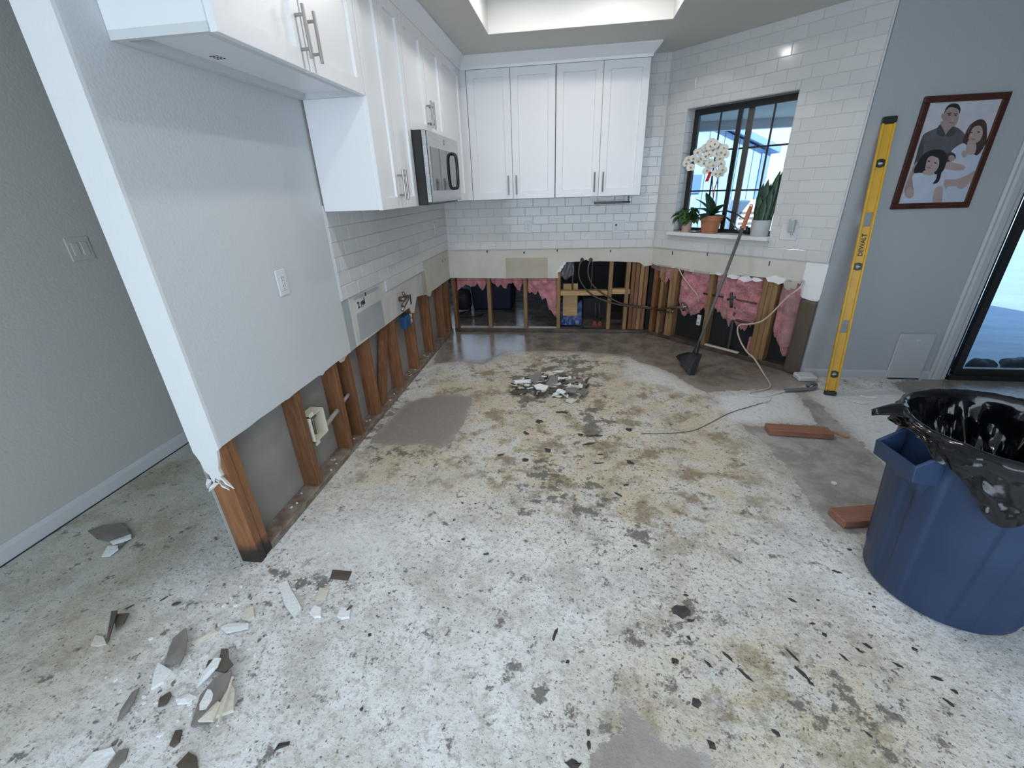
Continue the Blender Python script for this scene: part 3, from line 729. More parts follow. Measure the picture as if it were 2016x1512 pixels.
n3 = tiles(wall_diag, shift(FD, .0035), (.008, DL - .012, ZT0, 2.44), ZT0, holes=((WS0, WS1, WZ0 - .035, WZ1),), off=.09)
b_ = MB(); b_.fbox(FD, DL - .011, DL, ZT0 - .006, 2.44, -.013, 0); b_.build('tile_edge_trim', M_trim, wall_diag, bev=.003)
print('tiles', n1, n2, n3)

# ================================================================== KITCHEN WINDOW
RD = .10     # reveal depth
b_ = MB()
b_.fbox(FD, WS0 - .006, WS0, WZ0 - .02, WZ1, -.011, RD + .03); b_.fbox(FD, WS1, WS1 + .006, WZ0 - .02, WZ1, -.011, RD + .03); b_.fbox(FD, WS0, WS1, WZ1, WZ1 + .006, -.011, RD + .03)
window = struct(b_.build('window_1', M_grout), 'black framed sliding kitchen window in a tiled reveal')
FWL = lambda u, v, d: FD(WS0 + .001 - d, v, u)
FWR = lambda u, v, d: FD(WS1 - .001 + d, v, u)
FWT = lambda u, v, d: FD(u, WZ1 - .001 + d, v)
z = WZ0 + .01
while z < WZ1 - .01:
    h = min(TH, WZ1 - z)
    for F in (FWL, FWR):
        b_ = MB(); b_.fbox(F, -.010, RD - .002, z + .001, z + h - .001, -.004, 0); b_.build('tile', M_tile, window, bev=.0015)
    z += TH
u = WS0 + .004
while u < WS1 - .02:
    b_ = MB(); b_.fbox(FWT, u + .001, min(u + TL, WS1 - .003) - .001, -.010, RD - .002, -.004, 0); b_.build('tile', M_tile, window, bev=.0015); u += TL
b_ = MB(); b_.fbox(FD, WS0 - .045, WS1 + .005, WZ0 - .032, WZ0, -.062, .0); b_.fbox(FD, WS0 + .001, WS1 - .001, WZ0 - .032, WZ0, 0, RD + .03); b_.build('window_sill', mat('white_quartz_sill', (0.80, 0.80, 0.80), .3), window, bev=.003)
f0, f1, fz0, fz1 = WS0, WS1, WZ0, WZ1
def wbar(nm, m, u0, u1, v0, v1, d0, d1): 
    b = MB(); b.fbox(FD, u0, u1, v0, v1, d0, d1); return b.build(nm, m, window, bev=.0015)
D0 = RD; 
wbar('frame', M_frameblk, f0, f0 + .045, fz0, fz1, D0, D0 + .03); wbar('frame', M_frameblk, f1 - .045, f1, fz0, fz1, D0, D0 + .03)
wbar('frame', M_frameblk, f0 + .045, f1 - .045, fz1 - .05, fz1, D0, D0 + .03); wbar('frame', M_frameblk, f0 + .045, f1 - .045, fz0, fz0 + .028, D0, D0 + .03)
mA = dgs(1446, 292, D0)[0]; mB = dgs(1464, 292, D0)[0]
wbar('meeting_stile', M_frameblk, mA - .018, mA + .018, fz0 + .028, fz1 - .05, D0 + .002, D0 + .02)
wbar('meeting_stile', M_bronze, mB - .022, mB + .022, fz0 + .028, fz1 - .05, D0 + .022, D0 + .04)
for c in ((f0 + .045 + mA - .018) / 2 + .02, (mB + .022 + f1 - .045) / 2): wbar('muntin', M_frameblk, c - .0065, c + .0065, fz0 + .028, fz1 - .05, D0 + .012, D0 + .022)
hh = fz1 - fz0
for zz_ in (fz0 + hh * .345, fz0 + hh * .665):
    wbar('muntin', M_frameblk, f0 + .045, mA - .018, zz_ - .0065, zz_ + .0065, D0 + .012, D0 + .022)
    wbar('muntin', M_frameblk, mA + .018, f1 - .045, zz_ - .0065, zz_ + .0065, D0 + .024, D0 + .034)
wbar('pane', M_glass, f0 + .045, mA, fz0 + .028, fz1 - .05, D0 + .016, D0 + .019)
wbar('pane', M_glass, mA, f1 - .045, fz0 + .028, fz1 - .05, D0 + .028, D0 + .031)

# ================================================================== OUTSIDE
b_ = MB(); b_.box((-60, -60, -.40), (60, 60, -.13)); struct(b_.build('ground_yard', mat('yard_ground', (.34, .33, .28), .9)), 'yard ground around the house')
b_ = MB(); b_.prism([(2.19, .1), (3.21, YC + .115), (40, YC + .115), (40, 45), (2.19, 45)], lambda u, v, d: (u, v, d), -.128, -.05); struct(b_.build('ground_patio', M_patio), 'blue shaded patio ground outside')
b_ = MB(); b_.prism([(2.25, .12), (2.45, .05), (3.45, -.9), (5.2, -.9), (5.2, 3.4), (2.25, 3.4)], lambda u, v, d: (u, v, d), 2.28, 2.40)
pc = struct(b_.build('patio_cover', M_soffit), 'patio cover soffit seen through the kitchen window')
b_ = MB(); b_.box((2.2, 3.35, 2.155), (5.2, 3.47, 2.28)); b_.build('beam', M_trim, pc)
b_ = MB(); b_.prism([(-3, -11), (8, -11), (8, -.45), (3.2, -.45), (2.2, .5), (2.2, 3.6), (-3, 3.6)], lambda u, v, d: (u, v, d), 2.72, 2.95); struct(b_.build('roof', mat('roof_deck', (.2, .19, .18), .9)), 'house roof over the room, extended to block the sun')  # unseen; eaves and long rear overhang shaped to keep the sun out
sh = thing('shed', 'pale blue shed with vertical siding seen through the kitchen window', 'shed', (3.4, 6.0, -.05))
def y6(x, y): return hit(x, y, (0, 1, 0), 6.0)
rp = [y6(1420, 250), y6(1515, 300)]
rx, rz = rp[1].x, rp[1].z
pkx, pkz = rx - 2.6, rz + 2.6 * .46
b_ = MB(); b_.prism([(2 * pkx - rx, -.05), (rx, -.05), (rx, rz), (pkx, pkz), (2 * pkx - rx, rz)], lambda u, v, d: (u, 6.0 + d, v), 0.02, 2.5); b_.build('wall', M_siding, sh)
x = rx - .30
k = 0
while x > rx - 2.4:
    b_ = MB(); t = rz + (rx - x) * .46
    b_.prism([(x, -.05), (x + .285, -.05), (x + .285, t - .285 * .46), (x, t)], lambda u, v, d: (u, 6.0 + d, v), 0, .02); b_.build('siding_board', M_siding, sh); x -= .30
b_ = MB(); b_.prism([(rx + .15, rz - .02), (rx + .15, rz + .10), (pkx, pkz + .15), (pkx, pkz + .02)], lambda u, v, d: (u, 6.0 + d, v), -.15, 2.6); b_.build('roof_edge', mat('blue_fascia', (0.22, 0.36, 0.58), .6), sh)
b_ = MB(); b_.box((rx - .14, 5.97, -.05), (rx + .02, 6.0, rz)); b_.build('corner_trim', mat('blue_corner', (0.22, 0.33, 0.60), .6), sh)
wq = y6(1345, 345); wq2 = y6(1375, 380)
b_ = MB(); b_.box((wq.x, 5.96, wq2.z), (wq2.x + .02, 6.0, wq.z)); b_.build('shed_window', mat('shed_window_blue', (0.16, 0.28, 0.50), .2), sh)
ac = thing('air_conditioner', 'white outdoor unit box standing on the patio beyond the window', 'air conditioner', (4.35, 4.6, -.05))
b_ = MB(); b_.box((4.28, 4.4, -.05), (4.75, 4.9, 1.12)); b_.build('housing', mat('white_metal', (.8, .82, .84), .4), ac, bev=.02)
b_ = MB()
for i in range(7): b_.box((4.32, 4.392, .35 + i * .09), (4.71, 4.399, .39 + i * .09))
b_.build('grille', M_scrapg, ac)
fn = thing('patio_fence', 'white fence in strong sun beyond the shed', 'fence', (8, 9, -.05))
for i in range(16):
    b_ = MB(); b_.box((6.2 + i * .42, 9, -.05), (6.6 + i * .42, 9.03, 1.75)); b_.build('board', mat('fence_white', (.75, .78, .8), .7) if i == 0 else bpy.data.materials['fence_white'], fn)
for k, (x, y, r, lab) in enumerate(((1866, 714, .055, 'dark lumpy rock outside, half behind the door stile'), (1928, 722, .07, 'dark pointed rock outside in the middle of the door glass'), (2006, 722, .09, 'dark smooth rock outside at the right picture edge'))):
    c = fl(x, y + 6, -.05)
    def rk(u, v, c=c, r=r, k=k):
        a = 2 * PI * u; e = PI * v
        n = 1 + .35 * noise.noise((math.cos(a) * math.sin(e) * 1.6 + k * 5, math.sin(a) * math.sin(e) * 1.6, math.cos(e) * 1.6))
        return (c.x + r * 1.5 * n * math.sin(e) * math.cos(a), c.y + r * n * math.sin(e) * math.sin(a), max(-.05, -.02 + r * .95 * n * math.cos(e)))
    b_ = MB(); b_.grid(rk, 22, 12, wrap=True); tag(b_.build('rock', M_rock, smooth=True), lab, 'rock')

# ================================================================== RECESSED LIGHTS
def can_light(x, y, lab, pw):
    t = thing('recessed_light', lab, 'light', (x, y, ZT), 0, 'recessed lights in the ceiling tray')
    b = MB(); b.lathe([(.055, -.004), (.085, -.004), (.088, 0.0), (.055, 0.0)], 28, (x, y, ZT), cap=False); b.build('trim_ring', M_trim, t, smooth=True)
    b = MB(); b.lathe([(.001, -.002), (.055, -.002)], 28, (x, y, ZT), cap=False); b.build('lens', mat('lamp_lens', (1, 1, 1), .5, emit=(1, .93, .84), estr=14) if 'lamp_lens' not in bpy.data.materials else bpy.data.materials['lamp_lens'], t)
    l = bpy.data.lights.new('lamp', 'AREA'); l.shape = 'DISK'; l.size = .11; l.energy = pw; l.color = (1.0, .965, .92)
    o = bpy.data.objects.new('lamp', l); COL.objects.link(o); o.parent = t; o.location = (0, 0, -.006)
for (x, y, lab) in ((.95, -1.32, 'round recessed light in the tray, back row nearest the long cabinets'), (1.55, -1.22, 'round recessed light in the tray, back row nearest the window'), (.95, -2.75, 'round recessed light in the tray, front row on the cabinet side'), (1.55, -2.75, 'round recessed light in the tray, front row on the portrait side')):
    can_light(x, y, lab, 4.1)

# ================================================================== CABINETS
def PLf(u, v, n): return (n, u, v)          # left run: u=y, n out of wall (+x)
def PBf(u, v, n): return (u, -n, v)         # back run
def shaker(parent, P, u0, u1, v0, v1, n0, hu=None, hv=None, st=.058):
    g = .0026; u0 += g; u1 -= g; t = .020; rc = .012
    b = MB()
    def ring(a, n): return [P(u0 + a, v0 + a, n), P(u1 - a, v0 + a, n), P(u1 - a, v1 - a, n), P(u0 + a, v1 - a, n)]
    vs_ = ring(0, n0) + ring(0, n0 + t - .0015) + ring(.0015, n0 + t) + ring(st, n0 + t) + ring(st + .003, n0 + t - rc)
    fs = [(3, 2, 1, 0)]
    for r in range(4):
        for i in range(4):
            j = (i + 1) % 4; fs.append((r * 4 + i, r * 4 + j, r * 4 + 4 + j, r * 4 + 4 + i))
    fs.append((16, 17, 18, 19)); b.add(vs_, fs)
    d = b.build('door', M_cab, parent)
    if hu is not None:
        b = MB(); z0, z1 = hv; nn = n0 + t
        b.tube([P(hu, z0, nn + .033), P(hu, z1, nn + .033)], .0062, 10)
        for zz_ in (z0 + .028, z1 - .028): b.tube([P(hu, zz_, nn), P(hu, zz_, nn + .033)], .0052, 8)
        b.build('handle', M_steel, d, smooth=False)
    return d
NB = .308
fc = thing('refrigerator_cabinet', 'short white two-door cabinet over the empty refrigerator bay', 'cabinet', (0, -2.72, 1.86))
b_ = MB(); b_.box((0.001, -3.182, 1.885), (NB, -2.262, 2.355)); b_.build('body', M_cab, fc)
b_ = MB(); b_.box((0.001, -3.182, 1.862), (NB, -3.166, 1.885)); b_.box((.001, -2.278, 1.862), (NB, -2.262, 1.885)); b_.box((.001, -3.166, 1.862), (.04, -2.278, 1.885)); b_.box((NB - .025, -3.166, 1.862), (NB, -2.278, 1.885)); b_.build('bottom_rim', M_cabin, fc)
shaker(fc, PLf, -3.178, -2.722, 1.862, 2.352, NB, -2.755, (1.893, 2.045)); shaker(fc, PLf, -2.718, -2.262, 1.862, 2.352, NB, -2.685, (1.893, 2.045))
b_ = MB()
for i in range(3):
    for j in range(3): b_.box((.075 + j * .012, -2.90 + i * .016, 1.8835), (.081 + j * .012, -2.894 + i * .016, 1.8852))
b_.build('screw_holes', M_slot, fc)
tcb = thing('tall_wall_cabinet', 'tall white two-door wall cabinet left of the microwave', 'cabinet', (0, -1.97, 1.37))
b_ = MB(); b_.box((0.012, -2.260, 1.372), (NB, -1.688, 2.355)); b_.build('body', M_cab, tcb)
shaker(tcb, PLf, -2.258, -1.974, 1.370, 2.352, NB, -1.996, (1.41, 1.565)); shaker(tcb, PLf, -1.970, -1.688, 1.370, 2.352, NB, -1.948, (1.41, 1.565))
mc = thing('microwave_cabinet', 'white two-door cabinet directly above the microwave', 'cabinet', (0, -1.3, 1.79))
b_ = MB(); b_.box((0.012, -1.684, 1.79), (NB, -.922, 2.355)); b_.build('body', M_cab, mc)
shaker(mc, PLf, -1.682, -1.305, 1.788, 2.352, NB, -1.333, (1.83, 1.985)); shaker(mc, PLf, -1.301, -.924, 1.788, 2.352, NB, -1.273, (1.83, 1.985))
cc = thing('corner_cabinet', 'white corner wall cabinet right of the microwave', 'cabinet', (0, -.6, 1.37))
b_ = MB(); b_.box((0.012, -.918, 1.368), (NB, -.012, 2.355)); b_.build('body', M_cab, cc)
shaker(cc, PLf, -.916, -.345, 1.368, 2.352, NB)
for i, (a, mid, c, lab) in enumerate(((.377, .7485, 1.1225, 'white two-door wall cabinet on the back wall beside the corner'), (1.1275, 1.5045, 1.868, 'white two-door wall cabinet on the back wall next to the window wall'))):
    t = thing('wall_cabinet', lab, 'cabinet', (mid, 0, 1.365), 0, 'back wall cabinets')
    b_ = MB(); b_.box((a if i else .310, -.288, 1.367), (c, -.012, 2.355)); b_.build('body', M_cab, t)
    if i == 0:
        b_ = MB(); b_.box((.3105, -.3075, 1.367), (.374, -.288, 2.355)); b_.build('filler_strip', M_cab, t)
    shaker(t, PBf, a, mid, 1.365, 2.35, .288, mid - .036, (1.40, 1.557)); shaker(t, PBf, mid, c, 1.365, 2.35, .288, mid + .036, (1.40, 1.557))
# crown moulding, mitred round the run
path = [(.33, -3.19), (.33, -.31), (1.875, -.31), (1.875, -.012)]
prof = [(-.03, 2.352), (.002, 2.352), (.006, 2.372), (.060, 2.428), (.060, 2.4395), (-.03, 2.4395)]
outn = [Vector((1, 0)), Vector((1, -1)), Vector((1, -1)), Vector((1, 0))]
b_ = MB(); vs_ = []
for (x, y), nrm in zip(path, outn):
    for o_, z in prof: vs_.append((x + nrm.x * o_, y + nrm.y * o_, z))
n = len(prof); fs = [tuple(range(n)), tuple(range(4 * n - 1, 3 * n - 1, -1))]
for i in range(3):
    for k in range(n): fs.append((i * n + k, i * n + (k + 1) % n, (i + 1) * n + (k + 1) % n, (i + 1) * n + k))
b_.add(vs_, fs); struct(b_.build('trim_2', M_cab), 'white crown moulding over the wall cabinets')

# microwave
mw = thing('microwave', 'stainless over-range microwave with black sides and dark door glass', 'microwave', (0, -1.3, 1.37))
MX = .385
b_ = MB(); b_.box((.012, -1.684, 1.372), (MX, -.922, 1.786)); b_.build('case', M_black, mw, bev=.003)
b_ = MB(); b_.box((MX, -1.684, 1.385), (MX + .032, -.922, 1.786)); face = b_.build('door', M_ss, mw, bev=.004)
b_ = MB(); b_.box((MX + .032, -1.63, 1.455), (MX + .035, -1.10, 1.70)); b_.build('door_glass', M_blackgl, face)
b_ = MB(); b_.box((MX + .032, -1.098, 1.455), (MX + .035, -.955, 1.70)); b_.build('control_panel', M_blackgl, face)
b_ = MB(); b_.tube(smoothpath([(MX + .035, -1.13, 1.69), (MX + .062, -1.13, 1.675), (MX + .068, -1.13, 1.58), (MX + .062, -1.13, 1.48), (MX + .035, -1.13, 1.465)], 6), .011, 10); b_.build('handle', M_black, face, smooth=True)
b_ = MB(); b_.tube([(MX + .032, -1.30, 1.748), (MX + .035, -1.30, 1.748)], .016, 16); b_.build('badge', M_steel, face)
# paper towel holder
pt = thing('towel_holder', 'black paper towel bar under the right wall cabinet', 'towel holder', (1.64, -.2, 1.30))
b_ = MB(); b_.box((1.478, -.208, 1.297), (1.80, -.192, 1.315)); b_.build('bar', M_black, pt, bev=.003)
b_ = MB(); b_.box((1.778, -.206, 1.315), (1.790, -.194, 1.366)); b_.build('post', M_black, pt)

# ================================================================== OUTLETS AND SWITCHES
def outlet(F, u, v, lab, w=.072, h=.115, gangs=('o',), name='wall_outlet', cat='outlet', d=-.012):
    t = thing(name, lab, cat, F(u, v - h / 2, 0))
    b = MB(); b.fbox(F, u - w / 2, u + w / 2, v - h / 2, v + h / 2, d - .006, d); b.build('plate', M_plateplastic, t, bev=.003)
    for i, g in enumerate(gangs):
        c = u + (i - (len(gangs) - 1) / 2) * .046
        b = MB(); b.fbox(F, c - .017, c + .017, v - .034, v + .034, d - .0085, d - .006); r = b.build('receptacle' if g == 'o' else 'rocker', M_plateplastic, t, bev=.002)
        if g == 'o':
            for s in (-.018, .018):
                b = MB()
                b.fbox(F, c - .0075, c - .0050, v + s - .001, v + s + .009, d - .0089, d - .0084); b.fbox(F, c + .0050, c + .0075, v + s - .001, v + s + .008, d - .0089, d - .0084); b.fbox(F, c - .002, c + .002, v + s - .010, v + s - .006, d - .0089, d - .0084)
                b.build('slots', M_slot, r)
    return t
outlet(FL, -2.722, 1.098, 'white duplex outlet on the gray partition wall', d=0)
outlet(FB, .85, 1.097, 'white duplex outlet on the back wall tiles under the left cabinet')
o2 = outlet(FB, 1.728, 1.083, 'white outlet and switch plate with black plug mark under the right cabinet', w=.118, gangs=('o', 's'))
b_ = MB(); b_.fbox(FB, 1.70, 1.712, 1.088, 1.108, -.0225, -.0206); b_.build('plug_mark', M_slot, o2)
o3 = outlet(FD, 1.19, 1.085, 'white outlet plate right of the kitchen window', w=.118, gangs=('s', 'o'))
nl = thing('night_light', 'small gray plug-in night light beside the kitchen window', 'night light', FD(1.213, 1.10, -.022))
b_ = MB(); b_.fbox(FD, 1.192, 1.232, 1.085, 1.175, -.058, -.0215); b_.build('body', mat('gray_nightlight', (.42, .44, .48), .4), nl, bev=.008, seg=2)
b_ = MB(); b_.fbox(FD, 1.197, 1.227, 1.166, 1.18, -.050, -.030); b_.build('cap', M_plateplastic, nl, bev=.004)
q = lw(855, 452)
os_ = outlet(FL, q.y, q.z + .01, 'white outlet seen edge-on on the left tiles near the corner')
hs = thing('light_switch', 'gray painted double switch on the dim hallway wall', 'light switch', (-1.19, -2.55, 1.18))
FH = lambda u, v, d: (-1.19 - d, u, v)
b_ = MB(); b_.fbox(FH, -2.615, -2.50, 1.185, 1.30, -.006, 0); b_.build('plate', M_hall, hs, bev=.003)
for c in (-2.58, -2.535):
    b_ = MB(); b_.fbox(FH, c - .016, c + .016, 1.21, 1.275, -.010, -.006); b_.build('rocker', M_hall, hs, bev=.002)
# access panel in right wall
ap = thing('access_panel', 'darkened white access panel with a small latch low on the wall', 'access panel', (3.88, YC, 0))
b_ = MB(); b_.fbox(FR, 3.757, 3.998, .004, .365, -.020, -.001); b_.build('frame', M_trimr, ap, bev=.004)
b_ = MB(); b_.fbox(FR, 3.768, 3.987, .012, .353, -.026, -.020); b_.build('panel', M_trimr, ap, bev=.002)
b_ = MB(); b_.fbox(FR, 3.868, 3.895, .315, .324, -.032, -.026); b_.build('latch', M_plateplastic, ap, bev=.002)
b_ = MB(); b_.fbox(FR, 3.772, 3.985, .001, .006, -.030, -.004); b_.build('shadow_gap', M_slot, ap)

# ================================================================== INSULATION
def batt(F, u0, u1, ztop, bots, d0, thick, lab, seed, fray=.02, n=34, m=16, group='pink insulation batts'):
    b = MB()
    def zb(u):
        x = u * (len(bots) - 1); i = min(int(x), len(bots) - 2); t = x - i; t = t * t * (3 - 2 * t)
        return bots[i] * (1 - t) + bots[i + 1] * t + fray * noise.noise((u * 8, seed, 0)) + fray * .7 * noise.noise((u * 21, seed, 4))
    def P(u, v, s):
        z = ztop + (zb(u) - ztop) * v
        uu = u0 + (u1 - u0) * u
        e = (math.sin(PI * min(max(u, .0), 1)) ** .4) * (1 - v ** 3 * .85)
        w = thick * e * (.60 + .75 * noise.noise((uu * 8, z * 8, seed)) + .5 * noise.noise((uu * 20, z * 20, seed + 3)))
        uj = uu + .012 * noise.noise((uu * 11, z * 11, seed + 9)) * v
        d = d0 - (w if s else -.012 * e)
        if z > (CUT if F is FB else .70) - .012: d = max(d, .016)
        return F(uj, z, d)
    b.grid(lambda u, v: P(u, v, 1), n, m)
    b.grid(lambda u, v: P(u, v, 0), n, m)
    N = n * m
    for i in range(n - 1):
        a = (m - 1) * n + i; b.f.append((a, a + 1, N + a + 1, N + a)); b.mi.append(0)
    for j in range(m - 1):
        for i in (0, n - 1): a = j * n + i; b.f.append((a, a + n, N + a + n, N + a)); b.mi.append(0)
    o = b.build('insulation_batt', M_pink, smooth=True)
    return tag(o, lab, 'insulation', group)
batt(FB, .05, .385, .66, [.42, .50, .505, .49, .53, .46, .55], .085, .045, 'thin pink insulation strip in the stud bay nearest the corner', 1.3, .035)
batt(FB, .435, .78, .66, [.53, .50, .505, .46, .54, .50, .45, .53], .085, .045, 'thin pink insulation strip in the second stud bay from the corner', 4.1, .04)
batt(FB, .83, 1.165, .70, [.44, .40, .42, .37, .33, .26, .19, .17], .075, .085, 'thick pink insulation hanging down to a point in the third bay', 7.7, .05, 44, 22)
batt(FD, .07, .21, .715, [.60, .55, .50, .60, .52], .05, .04, 'small pink insulation tuft hanging beside the wall corner', 2.2, .03)
batt(FD, .315, .615, .73, [.30, .25, .28, .30, .36, .33], .075, .10, 'puffy pink insulation left of the broom handle', 5.5, .035, 40, 20)
batt(FD, .66, 1.07, .72, [.40, .36, .30, .27, .31, .22, .30, .34], .078, .09, 'torn pink insulation behind the broom handle', 9.1, .06, 48, 20)
batt(FD, 1.20, 1.385, .70, [.30, .26, .20, .12, .10, .22], .07, .11, 'pink insulation wrapped in clear film in the last bay', 3.3, .02, 34, 22)
batt(FD, 1.03, 1.074, .20, [.06, .05, .06], .07, .03, 'scrap of pink insulation low beside the yellow studs', 8.8, .02)
b_ = MB()
b_.grid(lambda u, v: FD(1.24 + .14 * u + .05 * v * (u - .5) * -1 + .03 * v, .745 - .52 * v, -.012 - .055 * math.sin(PI * u) - .02 * noise.noise((u * 4, v * 8, 3))), 12, 18)
o = b_.build('plastic_film', M_poly, smooth=True); tag(o, 'crumpled clear plastic film over the last pink insulation', 'plastic film')
b_ = MB(); b_.grid(lambda u, v: FD(.0 + .62 * u, .735 - (.045 + .02 * math.sin(u * 7)) * v - .02 * u, -.003 + .004 * math.sin(u * 20)), 24, 4)
tag(b_.build('plastic_film', M_poly, smooth=True), 'strip of clear plastic film hanging under the cut left of the broom', 'plastic film')

# ================================================================== PIPES, CABLES, BOXES IN THE WALLS
def tubething(name, pts, r, m, lab, cat, group=None, k=6, n=8):
    b = MB(); b.tube(smoothpath(pts, k), r, n); return tag(b.build(name, m, smooth=True), lab, cat, group)
def bkd(x, y, d): return tuple(bk(x, y, d))
def dgd(x, y, d): return tuple(dgw(x, y, d))
tubething('copper_pipe', [bkd(1146, 513, .05), bkd(1147, 512, -.012), bkd(1141, 522, -.03), bkd(1140, 545, -.045), bkd(1150, 565, -.05), bkd(1165, 580, -.05), bkd(1185, 590, -.05), bkd(1215, 599, -.05), bkd(1245, 604, -.05), bkd(1275, 607, -.05), dgd(1300, 609, -.04), dgd(1320, 606, -.03), dgd(1336, 604, -.01)], .0085, M_copper, 'bent copper pipe leaving the wall at the left hole', 'pipe', 'bent copper pipes')
tubething('copper_pipe', [bkd(1163, 513, .05), bkd(1164, 512, -.012), bkd(1159, 522, -.028), bkd(1158, 540, -.04), bkd(1166, 560, -.044), bkd(1185, 577, -.046), bkd(1205, 589, -.047), bkd(1228, 599, -.05), bkd(1250, 602.5, -.036), bkd(1275, 604.5, -.034), dgd(1302, 612, -.022), dgd(1318, 615, -.014)], .0085, M_copper, 'bent copper pipe leaving the wall at the right hole', 'pipe', 'bent copper pipes')
for i, (x, y) in enumerate(((1146, 512), (1163, 512))):
    p = bk(x, y, 0); b_ = MB(); b_.tube([p + Vector((0, .02, .004)), p + Vector((0, -.022, .004))], .019, 14); b_.build('pipe_hole', M_slot, wall_back)
tubething('rigid_pipe', [FB(1.305, .42, .08), FB(1.30, .78, .08)], .009, M_copper, 'thin rigid pipe rising behind the left copper pipe', 'pipe')
tubething('rigid_pipe', [FB(1.50, .44, .085), FB(1.503, .78, .085)], .008, M_iron, 'gray rigid pipe rising behind the right copper pipe', 'pipe')
vt = thing('valve_cluster', 'small metal valve fittings at the end of the copper pipes', 'valve', dgd(1340, 606, -.01))
for (x, y, x2, y2, r) in ((1322, 608, 1352, 603, .010), (1344, 596, 1346, 612, .012), (1300, 616, 1304, 613, .011), (1322, 616, 1326, 612, .011), (1352, 606, 1356, 618, .008)):
    b_ = MB(); b_.tube([dgd(x, y, -.012), dgd(x2, y2, -.012)], r, 10); b_.build('fitting', M_brass, vt, smooth=True)
tubething('drain_pipe', [FD(.865, .52, .05), FD(.872, .05, .06)], .016, M_iron, 'dark vertical pipe between the studs right of the broom', 'pipe')
hp = thing('supply_valve', 'horizontal copper stub with shutoff valve behind the broom handle', 'valve', dgd(1440, 590, .03))
b_ = MB(); b_.tube([dgd(1385, 578, .03), dgd(1440, 588, .03), dgd(1490, 598, .03)], .0075, 8); b_.build('pipe', M_copper, hp, smooth=True)
b_ = MB(); b_.tube([dgd(1440, 576, .0), dgd(1440, 606, .0)], .012, 10); b_.tube([dgd(1432, 590, -.01), dgd(1448, 585, -.01)], .010, 8); b_.build('valve', M_iron, hp, smooth=True)
tubething('iron_elbow', [FD(.90, .33, .04), FD(1.0, .325, .04), FD(1.07, .32, .045)], .011, M_iron, 'dark horizontal pipe running into the yellow studs', 'pipe')
eb = thing('electrical_box', 'black electrical box with white outlet low in the window wall', 'electrical box', FD(.56, .22, .03))
b_ = MB(); b_.fbox(FD, .545, .605, .21, .32, .02, .07); b_.build('box', M_black, eb, bev=.004)
b_ = MB(); b_.fbox(FD, .552, .590, .215, .315, .008, .02); r = b_.build('receptacle', M_plateplastic, eb, bev=.004)
for zz_ in (.24, .285):
    b_ = MB(); b_.fbox(FD, .562, .566, zz_ - .008, zz_ + .008, .006, .009); b_.fbox(FD, .574, .578, zz_ - .008, zz_ + .008, .006, .009); b_.build('slots', M_slot, r)
# cream cable hanging out of the last bay to the floor
def flr(x, y, z=.006): return tuple(fl(x, y, z))
tubething('loose_cable', [dgd(1582, 552, -.02), dgd(1575, 566, -.05), dgd(1550, 585, -.06), dgd(1520, 616, -.06), dgd(1498, 633, -.07), dgd(1475, 638, -.08), dgd(1456, 640, -.085), dgd(1452, 652, -.09), dgd(1458, 672, -.10), dgd(1470, 692, -.11), dgd(1485, 706, -.12), flr(1503, 735, .01), flr(1513, 750), flr(1516, 762), flr(1500, 768), flr(1476, 772)], .0065, M_cable, 'flat cream cable drooping from the last bay to the floor', 'cable', k=7)
tubething('wall_cable', [dgd(1336, 528, -.004), dgd(1345, 545, -.02), dgd(1360, 565, -.03), dgd(1372, 580, -.03), dgd(1376, 594, .0)], .005, M_cable, 'short cream cable hanging under the cut left of the broom', 'cable')
tubething('white_cord', [flr(1476, 772), flr(1477, 778), flr(1500, 780), flr(1525, 776), flr(1550, 768, .01)], .006, M_cablew, 'white cord end lying on the floor before the conduit', 'cable')
tubething('thin_wire', [flr(1478, 774, .004), flr(1492, 781, .004), flr(1516, 782, .004), flr(1514, 790, .004), flr(1500, 793, .004), flr(1480, 790, .004)], .003, M_cablew, 'thin white wire looped on the floor', 'wire')
tubething('flex_conduit', [flr(1546, 769, .012), flr(1570, 767.5, .014), flr(1598, 765, .016), flr(1606, 759, .022), flr(1602, 755, .04), flr(1594, 756, .045), flr(1590, 760, .035)], .014, M_cablegray, 'short dark gray conduit curled on the floor by the corner', 'conduit', n=12)
wb = thing('plastic_cover', 'small white box cover on the floor at the corner', 'cover', flr(1590, 748, 0))
q = fl(1590, 750); b_ = MB(); b_.box((q.x - .075, q.y - .02, 0), (q.x + .06, q.y + .09, .04)); b_.build('shell', M_plateplastic, wb, bev=.008)
# cracks between slabs: loose string
tubething('string', [flr(1513, 790, .003), flr(1440, 812, .003), flr(1400, 832, .003), flr(1370, 846, .003), flr(1345, 851, .003), flr(1300, 854, .003), flr(1262, 853, .003)], .0022, M_scrapb, 'thin dark string trailing across the floor to the white patch', 'string')
